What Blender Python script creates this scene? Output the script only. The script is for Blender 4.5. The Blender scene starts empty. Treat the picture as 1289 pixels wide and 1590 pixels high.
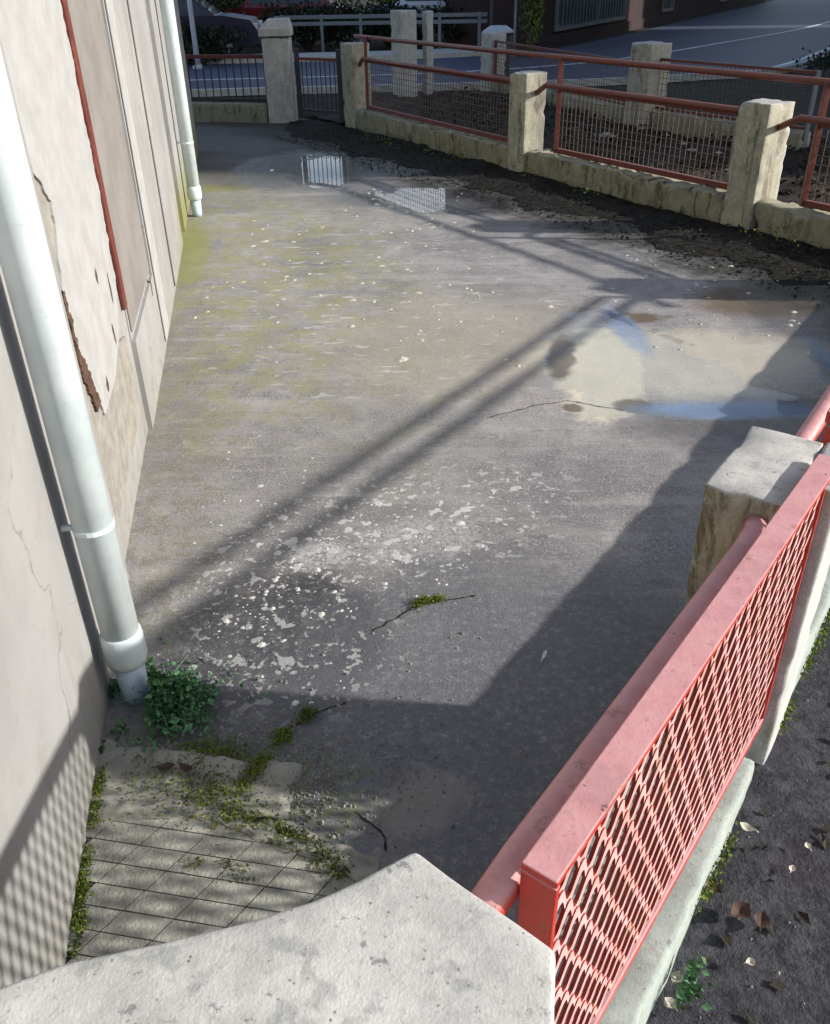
import bpy, bmesh, math, random
import numpy as np
from mathutils import Vector, Matrix, noise
random.seed(7); RNG = np.random.default_rng(7)
S = bpy.context.scene
COL = S.collection
R = math.radians

# ------------------------------------------------------------------ camera
CAM_H = 1.75; PITCH = R(32.0); ROLL = R(1.2)
f = Vector((0, math.cos(PITCH), -math.sin(PITCH)))
dn = Vector((0, -math.sin(PITCH), -math.cos(PITCH)))
rt = Vector((1, 0, 0))
c_, s_ = math.cos(ROLL), math.sin(ROLL)
rt2 = rt * c_ + dn * s_
dn2 = dn * c_ - rt * s_
cam_d = bpy.data.cameras.new('camera'); cam = bpy.data.objects.new('camera', cam_d); COL.objects.link(cam)
M = Matrix((rt2, -dn2, -f)).transposed().to_4x4(); M.translation = (0, 0, CAM_H)
cam.matrix_world = M
cam_d.sensor_fit = 'VERTICAL'; cam_d.sensor_height = 36.0; cam_d.lens = 36.0 * 1348 / 1590
cam_d.clip_start = 0.02; cam_d.clip_end = 600
S.camera = cam

# ------------------------------------------------------------------ sky, sun, exposure
LIGHT = Vector((-2.0, 0.25, -0.905))          # the way sunlight travels
to_sun = -LIGHT.normalized()
W = bpy.data.worlds.new('World'); S.world = W; W.use_nodes = True
nt = W.node_tree; nt.nodes.clear()
sky = nt.nodes.new('ShaderNodeTexSky'); sky.sky_type = 'NISHITA'; sky.sun_disc = False
sky.sun_elevation = math.asin(to_sun.z); sky.sun_rotation = math.atan2(to_sun.x, to_sun.y)
sky.air_density = 1.0; sky.dust_density = 1.4; sky.ozone_density = 1.2
bg = nt.nodes.new('ShaderNodeBackground'); bg.inputs[1].default_value = 0.135
wo = nt.nodes.new('ShaderNodeOutputWorld')
# thin bright cloud banks all round the lower sky
tcw = nt.nodes.new('ShaderNodeTexCoord'); mpw = nt.nodes.new('ShaderNodeMapping'); mpw.inputs['Scale'].default_value = (1.0, 1.0, 3.0)
cn = nt.nodes.new('ShaderNodeTexNoise'); cn.inputs['Scale'].default_value = 2.6; cn.inputs['Detail'].default_value = 7; cn.inputs['Roughness'].default_value = 0.6
cr = nt.nodes.new('ShaderNodeMapRange'); cr.interpolation_type = 'SMOOTHSTEP'; cr.inputs[1].default_value = 0.44; cr.inputs[2].default_value = 0.60; cr.inputs[4].default_value = 0.85
sx = nt.nodes.new('ShaderNodeSeparateXYZ'); el = nt.nodes.new('ShaderNodeMapRange'); el.inputs[1].default_value = 0.55; el.inputs[2].default_value = 0.20
mu = nt.nodes.new('ShaderNodeMath'); mu.operation = 'MULTIPLY'; mc = nt.nodes.new('ShaderNodeMix'); mc.data_type = 'RGBA'; mc.inputs[7].default_value = (7.0, 7.2, 7.6, 1)
nt.links.new(tcw.outputs['Generated'], mpw.inputs[0]); nt.links.new(mpw.outputs[0], cn.inputs[0]); nt.links.new(cn.outputs[0], cr.inputs[0])
nt.links.new(tcw.outputs['Generated'], sx.inputs[0]); nt.links.new(sx.outputs[2], el.inputs[0])
nt.links.new(cr.outputs[0], mu.inputs[0]); nt.links.new(el.outputs[0], mu.inputs[1]); nt.links.new(mu.outputs[0], mc.inputs[0])
nt.links.new(sky.outputs[0], mc.inputs[6]); nt.links.new(mc.outputs[2], bg.inputs[0]); nt.links.new(bg.outputs[0], wo.inputs[0])
sun_d = bpy.data.lights.new('sun', 'SUN'); sun_d.energy = 4.2; sun_d.angle = R(1.1); sun_d.color = (1.0, 0.95, 0.89)
sun = bpy.data.objects.new('sun', sun_d); COL.objects.link(sun)
sun.rotation_euler = LIGHT.to_track_quat('-Z', 'Y').to_euler(); sun.location = (6, 0, 6)
S.view_settings.view_transform = 'Standard'; S.view_settings.look = 'None'
S.view_settings.exposure = 0.72; S.view_settings.gamma = 1.0; S.view_settings.use_curve_mapping = False
S.render.engine = 'CYCLES'
S.cycles.max_bounces = 6; S.cycles.transparent_max_bounces = 16

# ------------------------------------------------------------------ key lines of the place
U = Vector((0.5736, 0.8192, 0)); NN = Vector((0.8192, -0.5736, 0)); Z = Vector((0, 0, 1))       # near fence: along, outward
def P(s, n, z=0): return U * s + NN * n + Z * z
T = Vector((0.529, -0.8486, 0)); NO = Vector((0.8486, 0.529, 0))                                # far fence: toward us, outward
FA = Vector((2.56, 6.66, 0)); FN0 = FA.dot(NO)
def Q(t, n, z=0): return FA + T * t + NO * n + Z * z
WD = Vector((-0.1700, 0.9854, 0)); WN = Vector((0.9854, 0.1700, 0)); W0 = Vector((-0.71, 0.82, 0))  # house wall: along, out of wall
def Wp(y, n, z):                                                                                # y = world y on the wall face
    return W0 + WD * ((y - 0.82) / 0.9854) + WN * n + Z * z

# ------------------------------------------------------------------ materials
class NT:
    def __init__(s, name):
        s.m = bpy.data.materials.new(name); s.m.use_nodes = True
        s.t = s.m.node_tree; s.N = s.t.nodes; s.L = s.t.links
        s.b = s.N['Principled BSDF']; s.out = s.N['Material Output']
        g = s.N.new('ShaderNodeNewGeometry'); s.pos = g.outputs['Position']; s.nor = g.outputs['Normal']
    def noise(s, scale, detail=4, rough=0.6, seed=0, stretch=None, dist=0.0):
        n = s.N.new('ShaderNodeTexNoise'); n.inputs['Scale'].default_value = scale
        n.inputs['Detail'].default_value = detail; n.inputs['Roughness'].default_value = rough
        n.inputs['Distortion'].default_value = dist
        mp = s.N.new('ShaderNodeMapping'); mp.inputs['Location'].default_value = (seed * 3.7, seed * 1.9, seed * 5.3)
        if stretch: mp.inputs['Scale'].default_value = stretch
        s.L.new(s.pos, mp.inputs[0]); s.L.new(mp.outputs[0], n.inputs[0])
        return n.outputs[0]
    def voro(s, scale, seed=0, feature='F1'):
        n = s.N.new('ShaderNodeTexVoronoi'); n.inputs['Scale'].default_value = scale; n.feature = feature
        mp = s.N.new('ShaderNodeMapping'); mp.inputs['Location'].default_value = (seed * 3.7, seed * 1.9, seed * 5.3)
        s.L.new(s.pos, mp.inputs[0]); s.L.new(mp.outputs[0], n.inputs[0])
        return n.outputs['Distance']
    def ramp(s, v, lo, hi, a=0.0, b=1.0):
        n = s.N.new('ShaderNodeMapRange'); n.interpolation_type = 'SMOOTHSTEP'
        n.inputs[1].default_value = lo; n.inputs[2].default_value = hi
        n.inputs[3].default_value = a; n.inputs[4].default_value = b
        s.L.new(v, n.inputs[0]); return n.outputs[0]
    def math(s, op, a, b=None):
        n = s.N.new('ShaderNodeMath'); n.operation = op
        for i, v in enumerate((a, b)):
            if v is None: continue
            if isinstance(v, (int, float)): n.inputs[i].default_value = v
            else: s.L.new(v, n.inputs[i])
        return n.outputs[0]
    def mul(s, a, b): return s.math('MULTIPLY', a, b)
    def add(s, a, b): return s.math('ADD', a, b)
    def mx(s, a, b): return s.math('MAXIMUM', a, b)
    def mix(s, fac, a, b):
        n = s.N.new('ShaderNodeMix'); n.data_type = 'RGBA'
        for i, v in ((0, fac), (6, a), (7, b)):
            if isinstance(v, (int, float)): n.inputs[i].default_value = v
            elif isinstance(v, tuple): n.inputs[i].default_value = (*v, 1)
            else: s.L.new(v, n.inputs[i])
        return n.outputs[2]
    def sep(s, v):
        n = s.N.new('ShaderNodeSeparateXYZ'); s.L.new(v, n.inputs[0]); return n.outputs
    def blob(s, cx, cy, rx, ry, rot=0.0, soft=0.5, wob=0.5, wscale=3.0, seed=1):
        """1 inside a wobbly ellipse on the ground, 0 outside (a stain with a shape of its own)"""
        mp = s.N.new('ShaderNodeMapping'); mp.vector_type = 'TEXTURE'
        mp.inputs['Location'].default_value = (cx, cy, 0); mp.inputs['Rotation'].default_value = (0, 0, rot)
        mp.inputs['Scale'].default_value = (rx, ry, 50)
        s.L.new(s.pos, mp.inputs[0])
        l = s.N.new('ShaderNodeVectorMath'); l.operation = 'LENGTH'; s.L.new(mp.outputs[0], l.inputs[0])
        w = s.math('SUBTRACT', s.noise(wscale, 5, 0.65, seed), 0.5)
        d = s.add(l.outputs['Value'], s.mul(w, wob * 2))
        return s.ramp(d, 1.0 + soft / 2, 1.0 - soft / 2)
    def bump(s, h, strength=0.3, dist=0.01):
        n = s.N.new('ShaderNodeBump'); n.inputs['Strength'].default_value = strength; n.inputs['Distance'].default_value = dist
        s.L.new(h, n.inputs['Height']); s.L.new(n.outputs[0], s.b.inputs['Normal'])
    def fin(s, col, rough=0.8, spec=None, metal=None):
        if isinstance(col, tuple): s.b.inputs['Base Color'].default_value = (*col, 1)
        else: s.L.new(col, s.b.inputs['Base Color'])
        if isinstance(rough, (int, float)): s.b.inputs['Roughness'].default_value = rough
        else: s.L.new(rough, s.b.inputs['Roughness'])
        if spec is not None: s.b.inputs['Specular IOR Level'].default_value = spec
        if metal is not None: s.b.inputs['Metallic'].default_value = metal
        return s.m

def simple(name, col, rough=0.8, var=0.35, scale=8, bump=0.2, bs=60, spec=None):
    t = NT(name)
    dark = tuple(c * (1 - var) for c in col); light = tuple(min(1, c * (1 + var)) for c in col)
    c = t.mix(t.ramp(t.noise(scale, 6, 0.65, 1), 0.3, 0.7), dark, light)
    if bump: t.bump(t.noise(bs, 5, 0.6, 2), bump, 0.01)
    return t.fin(c, rough, spec)

def yard_material():
    t = NT('weathered yard concrete')
    n1 = t.noise(1.6, 6, 0.65, 1); n2 = t.noise(14, 6, 0.7, 2); n3 = t.noise(120, 4, 0.7, 3); n4 = t.noise(420, 2, 0.6, 4)
    c = t.mix(t.ramp(n1, 0.32, 0.68), (0.175, 0.166, 0.165), (0.330, 0.313, 0.302))
    c = t.mix(t.mul(t.ramp(n2, 0.45, 0.72), 0.65), c, (0.115, 0.108, 0.112))
    n5 = t.noise(38, 6, 0.8, 30)
    c = t.mix(t.mul(t.ramp(n5, 0.54, 0.66), 0.5), c, (0.40, 0.385, 0.36))
    c = t.mix(t.mul(t.ramp(n5, 0.44, 0.32), 0.55), c, (0.09, 0.085, 0.09))
    c = t.mix(t.mul(t.ramp(t.noise(5.5, 7, 0.75, 31), 0.56, 0.68), 0.45), c, (0.13, 0.125, 0.13))
    v1 = t.voro(75, 5); v2 = t.voro(150, 6)
    c = t.mix(t.mul(t.mul(t.ramp(v1, 0.34, 0.20), t.ramp(n2, 0.40, 0.58)), 0.7), c, (0.43, 0.41, 0.385))
    c = t.mix(t.mul(t.mul(t.ramp(v2, 0.30, 0.16), t.ramp(n2, 0.58, 0.42)), 0.8), c, (0.06, 0.057, 0.058))
    c = t.mix(t.mul(t.ramp(n3, 0.52, 0.68), 0.6), c, (0.42, 0.40, 0.37))
    c = t.mix(t.mul(t.ramp(n3, 0.48, 0.30), 0.6), c, (0.085, 0.08, 0.08))
    c = t.mix(t.mul(t.ramp(n4, 0.5, 0.35), 0.45), c, (0.10, 0.095, 0.095))
    c = t.mix(t.mul(t.ramp(t.noise(0.9, 5, 0.7, 70, None, 0.8), 0.52, 0.68), 0.32), c, (0.125, 0.120, 0.123))
    c = t.mix(t.mul(t.ramp(t.noise(3.4, 6, 0.8, 71, None, 0.6), 0.56, 0.66), 0.5), c, (0.355, 0.335, 0.305))
    # long drag marks across the slab
    st = t.noise(2.2, 6, 0.7, 9, (0.35, 3.2, 1))
    c = t.mix(t.mul(t.ramp(st, 0.5, 0.68), 0.45), c, (0.38, 0.36, 0.335))
    st2 = t.noise(9, 6, 0.75, 33, (0.25, 3.0, 1))
    c = t.mix(t.mul(t.ramp(st2, 0.56, 0.68), 0.4), c, (0.44, 0.43, 0.40))
    # yellow green algae film along the house and in the middle of the slab
    alg = t.blob(-1.05, 6.0, 1.0, 2.6, R(10), 0.9, 0.8, 1.6, 3)
    alg = t.mul(alg, t.ramp(t.noise(5, 6, 0.75, 12), 0.40, 0.62))
    c = t.mix(t.mul(alg, 0.55), c, (0.25, 0.25, 0.075))
    corner = t.blob(-1.66, 6.6, 0.16, 0.9, R(10), 0.8, 0.5, 4, 6)
    corner2 = t.blob(-1.82, 8.75, 0.30, 0.20, 0, 0.6, 0.4, 6, 7)
    c = t.mix(t.mul(t.mx(corner, corner2), 0.65), c, (0.23, 0.235, 0.05))
    base = t.blob(-0.98, 3.0, 0.20, 1.7, R(10), 1.4, 0.9, 4, 8)
    c = t.mix(t.mul(t.mul(base, t.ramp(n2, 0.4, 0.62)), 0.4), c, (0.19, 0.185, 0.10))
    warm = t.blob(0.35, 4.55, 0.75, 0.75, 0, 1.0, 0.4, 2, 4)
    c = t.mix(t.mul(warm, 0.45), c, (0.38, 0.34, 0.26))
    cream_reflect = t.mx(t.blob(0.98, 4.15, 0.22, 0.62, R(-14), 0.4, 0.7, 5, 40), t.mul(t.blob(1.45, 4.25, 0.75, 0.42, 0, 0.8, 0.7, 3, 41), 0.65))
    c = t.mix(t.mul(cream_reflect, 0.85), c, (0.60, 0.55, 0.43))  # warm cream puddle reflection painted into the ground
    brown_patch = t.mx(t.blob(0.80, 4.35, 0.07, 0.30, R(-12), 0.5, 0.6, 8, 42), t.mx(t.blob(1.04, 3.72, 0.09, 0.08, 0, 0.5, 0.6, 9, 43), t.blob(0.75, 3.70, 0.05, 0.05, 0, 0.5, 0.6, 9, 44)))
    brown_patch = t.mx(brown_patch, t.mx(t.blob(1.28, 4.9, 0.20, 0.10, 0, 0.6, 0.7, 6, 45), t.blob(2.15, 5.15, 0.45, 0.28, 0, 0.9, 0.6, 4, 46)))
    c = t.mix(t.mul(brown_patch, 0.85), c, (0.10, 0.068, 0.03))  # small dark brown patches round the puddle
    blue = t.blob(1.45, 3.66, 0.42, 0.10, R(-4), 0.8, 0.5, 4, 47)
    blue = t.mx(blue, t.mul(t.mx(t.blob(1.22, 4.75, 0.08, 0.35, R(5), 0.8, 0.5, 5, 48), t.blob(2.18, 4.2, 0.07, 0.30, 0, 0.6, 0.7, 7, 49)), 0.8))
    c = t.mix(t.mul(blue, 0.8), c, (0.16, 0.25, 0.40))  # blue sky reflection of the puddles painted into the ground colour
    # old bitumen patch by the downpipe and the damp foot of the fence, its soft shade painted in
    bit = t.blob(-0.45, 2.02, 0.33, 0.44, R(-32), 0.4, 0.35, 3.5, 5)
    bit = t.mul(bit, t.ramp(n2, 0.75, 0.45, 0.55, 1.0))
    c = t.mix(t.mul(t.mul(bit, t.ramp(n5, 0.64, 0.48, 0.45, 1.0)), 0.95), c, (0.022, 0.022, 0.030))
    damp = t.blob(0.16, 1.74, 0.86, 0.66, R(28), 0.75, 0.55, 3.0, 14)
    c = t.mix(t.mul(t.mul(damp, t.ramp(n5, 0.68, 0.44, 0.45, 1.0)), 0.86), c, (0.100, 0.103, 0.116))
    mort = t.blob(0.0, 1.44, 0.12, 0.09, R(30), 0.6, 0.9, 9, 15)
    c = t.mix(t.mul(mort, 0.42), c, (0.27, 0.25, 0.22))
    pale = t.blob(0.05, 2.75, 0.55, 0.32, R(25), 0.9, 0.6, 4, 16)
    lich = t.noise(17, 3, 0.5, 50, None, 0.25); lich2 = t.noise(42, 2, 0.5, 51, None, 0.2)
    spots = t.mx(t.ramp(lich, 0.61, 0.635), t.ramp(lich2, 0.635, 0.66))
    pale2 = t.mx(pale, t.mx(t.blob(-0.42, 2.55, 0.26, 0.50, R(-35), 0.8, 0.6, 5, 52), t.mul(t.blob(-0.40, 2.1, 0.30, 0.35, 0, 0.8, 0.6, 5, 53), 0.8)))
    c = t.mix(t.mul(t.mul(pale2, spots), 0.9), c, (0.50, 0.50, 0.475))
    big = t.mul(t.blob(-0.34, 2.52, 0.11, 0.10, 0, 0.4, 0.9, 9, 54), 0.75)
    big = t.mx(big, t.mul(t.blob(0.02, 2.62, 0.26, 0.13, R(20), 0.8, 0.9, 7, 55), 0.5))
    c = t.mix(t.mul(big, t.ramp(n5, 0.38, 0.56)), c, (0.43, 0.42, 0.40))
    mid = t.mul(t.blob(-0.2, 5.6, 1.1, 2.0, 0, 0.8, 0.6, 3, 56), t.ramp(t.noise(13, 3, 0.5, 57, (0.6, 1.6, 1), 0.5), 0.63, 0.67))
    c = t.mix(t.mul(mid, 0.7), c, (0.45, 0.45, 0.42))
    # moss film near the broken edge
    ms = t.blob(-0.45, 1.5, 0.36, 0.17, R(-10), 0.8, 0.7, 9, 17)
    ms = t.mul(ms, t.ramp(t.noise(22, 5, 0.7, 18), 0.42, 0.6))
    c = t.mix(t.mul(ms, 0.6), c, (0.13, 0.16, 0.05))
    # wet ground round the puddles
    wet = t.mx(t.blob(1.75, 3.55, 0.75, 0.26, R(5), 0.7, 0.6, 2.2, 20), t.blob(0.15, 8.1, 0.9, 0.5, R(-20), 0.7, 0.6, 2.2, 21))
    wet = t.mx(wet, t.blob(-0.9, 9.6, 0.9, 1.1, 0, 0.7, 0.6, 2, 22))
    wet = t.mx(wet, t.blob(2.5, 5.0, 0.5, 0.9, 0, 0.7, 0.6, 2, 23))
    wet = t.mx(wet, t.mul(bit, 0.5))
    c = t.mix(t.mul(t.mul(wet, t.math('SUBTRACT', 1.0, blue)), 0.5), c, (0.085, 0.078, 0.075))
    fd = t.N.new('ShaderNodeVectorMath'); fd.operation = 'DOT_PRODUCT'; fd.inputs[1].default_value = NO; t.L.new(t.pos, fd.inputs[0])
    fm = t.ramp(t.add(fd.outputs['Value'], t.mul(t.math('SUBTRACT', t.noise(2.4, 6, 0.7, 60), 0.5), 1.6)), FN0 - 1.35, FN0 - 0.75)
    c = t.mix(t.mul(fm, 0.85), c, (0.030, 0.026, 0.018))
    # back of the yard: the shade there painted into the colour
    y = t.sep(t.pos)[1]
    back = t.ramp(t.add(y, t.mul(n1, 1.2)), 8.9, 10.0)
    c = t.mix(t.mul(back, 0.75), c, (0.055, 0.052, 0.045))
    rough = t.ramp(t.add(wet, t.mul(n2, 0.25)), 0.25, 1.0, 0.82, 0.22)
    h = t.add(t.mul(n3, 0.5), t.add(t.mul(n4, 0.3), t.mul(n2, 0.8)))
    t.bump(h, 0.8, 0.008)
    return t.fin(c, rough, 0.4)

def concrete_material(name, top=(0.42, 0.41, 0.38), side=(0.36, 0.33, 0.22), stain=(0.10, 0.075, 0.03), amt=0.75, rot=0):
    t = NT(name)
    n1 = t.noise(9, 6, 0.7, 1 + rot); n2 = t.noise(70, 5, 0.7, 2); n3 = t.noise(260, 3, 0.6, 3)
    streak = t.noise(11, 7, 0.75, 4 + rot, (1, 1, 0.22), 0.6); streak2 = t.noise(17, 7, 0.75, 5 + rot, (1, 1, 0.35), 0.8)
    blot = t.noise(26, 7, 0.8, 6 + rot)
    up = t.ramp(t.sep(t.nor)[2], 0.35, 0.75)
    ct = t.mix(t.ramp(n1, 0.3, 0.7), tuple(x * 0.78 for x in top), tuple(min(1, x * 1.15) for x in top))
    ct = t.mix(t.mul(t.ramp(t.noise(24, 6, 0.75, 8), 0.58, 0.74), 0.5), ct, (0.17, 0.175, 0.17))
    ct = t.mix(t.mul(t.ramp(t.noise(45, 5, 0.7, 10), 0.60, 0.70), 0.7), ct, (0.10, 0.105, 0.105))
    ct = t.mix(t.mul(t.ramp(t.noise(15, 4, 0.6, 14), 0.60, 0.68), 0.5), ct, (0.20, 0.21, 0.20))
    cs = t.mix(t.ramp(n1, 0.3, 0.7), tuple(x * 0.8 for x in side), tuple(min(1, x * 1.2) for x in side))
    cs = t.mix(t.mul(t.ramp(streak, 0.50, 0.66), amt), cs, stain)
    cs = t.mix(t.mul(t.ramp(streak2, 0.52, 0.7), amt * 0.7), cs, (0.22, 0.19, 0.035))
    cs = t.mix(t.mul(t.ramp(blot, 0.5, 0.68), 0.6), cs, tuple(min(1, x * 1.25) for x in top))
    face = t.N.new('ShaderNodeVectorMath'); face.operation = 'DOT_PRODUCT'; face.inputs[1].default_value = (-0.62, -0.78, 0.0); t.L.new(t.nor, face.inputs[0])
    alg = t.ramp(face.outputs['Value'], -0.1, 0.5)          # algae tone on the yard side; sun-facing sides painted paler as if lit
    cs = t.mix(alg, tuple(x * 1.08 for x in top), cs)
    cs = t.mix(t.mul(t.ramp(streak, 0.55, 0.68), amt * 0.45), cs, (0.20, 0.17, 0.10))
    c = t.mix(up, cs, ct)
    pit = t.mul(t.ramp(t.voro(95, 3), 0.22, 0.10), t.ramp(t.noise(20, 3, 0.6, 15), 0.5, 0.6))
    c = t.mix(t.mul(pit, 0.8), c, tuple(x * 0.3 for x in side))
    c = t.mix(t.mul(t.ramp(t.noise(5, 7, 0.8, 16), 0.52, 0.66), 0.35), c, tuple(x * 0.6 for x in top))
    c = t.mix(t.mul(t.ramp(n2, 0.52, 0.72), 0.35), c, tuple(x * 0.45 for x in side))
    c = t.mix(t.mul(t.ramp(n3, 0.55, 0.75), 0.25), c, (0.55, 0.54, 0.5))
    t.bump(t.add(t.mul(n1, 0.9), t.add(t.mul(n2, 0.6), t.mul(n3, 0.4))), 0.35, 0.005)
    return t.fin(c, 0.9, 0.25)

def paint_material(name, col=(0.36, 0.030, 0.018), faded_glare=(0.52, 0.27, 0.27)):
    t = NT(name)
    up = t.ramp(t.sep(t.nor)[2], 0.15, 0.75)
    n1 = t.noise(18, 6, 0.7, 1); n2 = t.noise(90, 4, 0.7, 2)
    c = t.mix(t.ramp(n1, 0.3, 0.7), tuple(x * 0.75 for x in col), tuple(x * 1.2 for x in col))
    c = t.mix(t.mul(up, t.ramp(n1, 0.2, 0.65, 0.7, 1.0)), c, faded_glare)  # upward faces painted pink for sun glare on top of the fading
    c = t.mix(t.mul(t.ramp(t.noise(6, 6, 0.75, 5), 0.50, 0.66), 0.45), c, tuple(x * 0.62 for x in faded_glare))
    c = t.mix(t.mul(t.ramp(n1, 0.58, 0.70), 0.6), c, (0.20, 0.085, 0.05))
    n3 = t.noise(48, 7, 0.8, 8)
    c = t.mix(t.mul(t.ramp(n3, 0.62, 0.66), 0.85), c, (0.075, 0.032, 0.018))
    c = t.mix(t.mul(t.ramp(n2, 0.66, 0.76), 0.6), c, (0.09, 0.04, 0.025))
    t.bump(n2, 0.25, 0.004)
    return t.fin(c, t.ramp(n1, 0.3, 0.7, 0.42, 0.65), 0.45)

def pipe_material():
    t = NT('weathered pale plastic')
    n1 = t.noise(5, 6, 0.7, 1); st = t.noise(24, 6, 0.7, 2, (1, 1, 0.06)); n3 = t.noise(60, 5, 0.75, 3)
    z = t.sep(t.pos)[2]
    c = t.mix(t.ramp(n1, 0.3, 0.7), (0.52, 0.60, 0.62), (0.64, 0.71, 0.72))
    c = t.mix(t.mul(t.ramp(st, 0.50, 0.68), 0.35), c, (0.36, 0.38, 0.35))
    c = t.mix(t.mul(t.ramp(n3, 0.60, 0.70), 0.4), c, (0.30, 0.30, 0.26))
    c = t.mix(t.mul(t.ramp(t.add(z, t.mul(n3, 0.3)), 0.45, 0.12), 0.45), c, (0.28, 0.27, 0.20))
    t.bump(n3, 0.08, 0.004)
    return t.fin(c, t.ramp(n1, 0.3, 0.7, 0.4, 0.6), 0.4)

def mesh_paint_material():
    t = NT('red mesh paint with sunlit pink outer face')
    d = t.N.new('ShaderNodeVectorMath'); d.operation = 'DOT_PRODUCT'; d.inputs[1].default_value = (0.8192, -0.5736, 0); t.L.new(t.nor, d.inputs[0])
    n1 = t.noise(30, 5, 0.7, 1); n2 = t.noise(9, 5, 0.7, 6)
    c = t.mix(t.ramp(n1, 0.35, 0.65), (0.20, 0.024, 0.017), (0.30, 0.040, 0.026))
    c = t.mix(t.ramp(d.outputs['Value'], 0.5, 0.8), c, t.mix(t.ramp(n2, 0.4, 0.65), (0.56, 0.34, 0.33), (0.48, 0.25, 0.22)))  # outer faces painted pink as sunlit, the others kept dark red
    c = t.mix(t.mul(t.ramp(t.noise(14, 5, 0.75, 9), 0.55, 0.68), 0.6), c, (0.24, 0.13, 0.05))
    return t.fin(c, 0.6, 0.35)

def wall_material():
    t = NT('old cream plaster')
    n1 = t.noise(2.2, 6, 0.6, 1); n2 = t.noise(16, 6, 0.7, 2); n3 = t.noise(140, 4, 0.65, 3)
    stk = t.noise(7, 5, 0.6, 4, (1, 1, 0.12))
    z = t.sep(t.pos)[2]
    c = t.mix(t.ramp(n1, 0.3, 0.7), (0.235, 0.233, 0.225), (0.295, 0.292, 0.284))
    c = t.mix(t.mul(t.ramp(stk, 0.5, 0.75), 0.4), c, (0.17, 0.155, 0.135))
    low = t.mul(t.ramp(t.add(z, t.mul(n2, 0.35)), 0.55, 0.1), 1.0)
    c = t.mix(t.mul(low, 0.35), c, (0.235, 0.225, 0.18))
    c = t.mix(t.mul(t.mul(low, t.ramp(n2, 0.5, 0.65)), 0.6), c, (0.13, 0.125, 0.07))
    c = t.mix(t.mul(t.ramp(t.noise(34, 6, 0.75, 7), 0.63, 0.72), 0.55), c, (0.12, 0.10, 0.08))
    vc = t.N.new('ShaderNodeTexVoronoi'); vc.feature = 'DISTANCE_TO_EDGE'; vc.inputs['Scale'].default_value = 1.1
    wv = t.N.new('ShaderNodeVectorMath'); wv.operation = 'ADD'; nv = t.N.new('ShaderNodeTexNoise'); nv.inputs['Scale'].default_value = 5; nv.inputs['Detail'].default_value = 6
    t.L.new(t.pos, nv.inputs[0]); sc_ = t.N.new('ShaderNodeVectorMath'); sc_.operation = 'SCALE'; sc_.inputs[3].default_value = 0.35
    t.L.new(nv.outputs['Color'], sc_.inputs[0]); t.L.new(t.pos, wv.inputs[0]); t.L.new(sc_.outputs[0], wv.inputs[1]); t.L.new(wv.outputs[0], vc.inputs[0])
    c = t.mix(t.mul(t.mul(t.ramp(vc.outputs['Distance'], 0.008, 0.002), t.ramp(n1, 0.50, 0.60)), 0.55), c, (0.11, 0.10, 0.085))
    c = t.mix(t.mul(t.ramp(t.noise(4.5, 7, 0.8, 21), 0.55, 0.70), 0.35), c, (0.17, 0.16, 0.145))
    # green yellow growth at the foot of the far corner
    y = t.sep(t.pos)[1]
    g = t.mul(t.ramp(y, 6.0, 6.9), t.ramp(t.add(z, t.mul(n2, 0.3)), 0.75, 0.2))
    c = t.mix(t.mul(g, 0.8), c, (0.19, 0.19, 0.045))
    t.bump(t.add(t.mul(n2, 0.8), t.mul(n3, 0.5)), 0.35, 0.006)
    return t.fin(c, 0.85, 0.3)

def leaf_mat(name, cols, rough=0.55, trans=True):
    t = NT(name)
    r = t.noise(130, 2, 0.5, 3); r2 = t.noise(7, 3, 0.5, 4)
    c = t.mix(t.ramp(r, 0.35, 0.65), cols[0], cols[1])
    c = t.mix(t.mul(t.ramp(r2, 0.45, 0.65), 0.7), c, cols[2])
    return t.fin(c, rough, 0.3)

def water_material():
    m = bpy.data.materials.new('standing rain water'); m.use_nodes = True
    N = m.node_tree.nodes; L = m.node_tree.links; N.clear()
    o = N.new('ShaderNodeOutputMaterial'); tr = N.new('ShaderNodeBsdfTransparent'); gl = N.new('ShaderNodeBsdfGlossy')
    tr.inputs[0].default_value = (0.93, 0.94, 0.94, 1); gl.inputs['Roughness'].default_value = 0.025
    fr = N.new('ShaderNodeFresnel'); fr.inputs[0].default_value = 1.333
    mx = N.new('ShaderNodeMixShader')
    nz = N.new('ShaderNodeTexNoise'); nz.inputs['Scale'].default_value = 7; nz.inputs['Detail'].default_value = 2
    g = N.new('ShaderNodeNewGeometry'); L.new(g.outputs['Position'], nz.inputs[0])
    bp = N.new('ShaderNodeBump'); bp.inputs['Strength'].default_value = 0.03; bp.inputs['Distance'].default_value = 0.01
    L.new(nz.outputs[0], bp.inputs['Height']); L.new(bp.outputs[0], gl.inputs['Normal']); L.new(bp.outputs[0], fr.inputs['Normal'])
    bk = N.new('ShaderNodeMath'); bk.operation = 'SUBTRACT'; bk.inputs[0].default_value = 1.0; L.new(g.outputs['Backfacing'], bk.inputs[1])
    fm = N.new('ShaderNodeMath'); fm.operation = 'MULTIPLY'; L.new(fr.outputs[0], fm.inputs[0]); L.new(bk.outputs[0], fm.inputs[1])   # the film only mirrors from above
    L.new(fm.outputs[0], mx.inputs[0]); L.new(tr.outputs[0], mx.inputs[1]); L.new(gl.outputs[0], mx.inputs[2]); L.new(mx.outputs[0], o.inputs[0])
    return m

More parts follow.
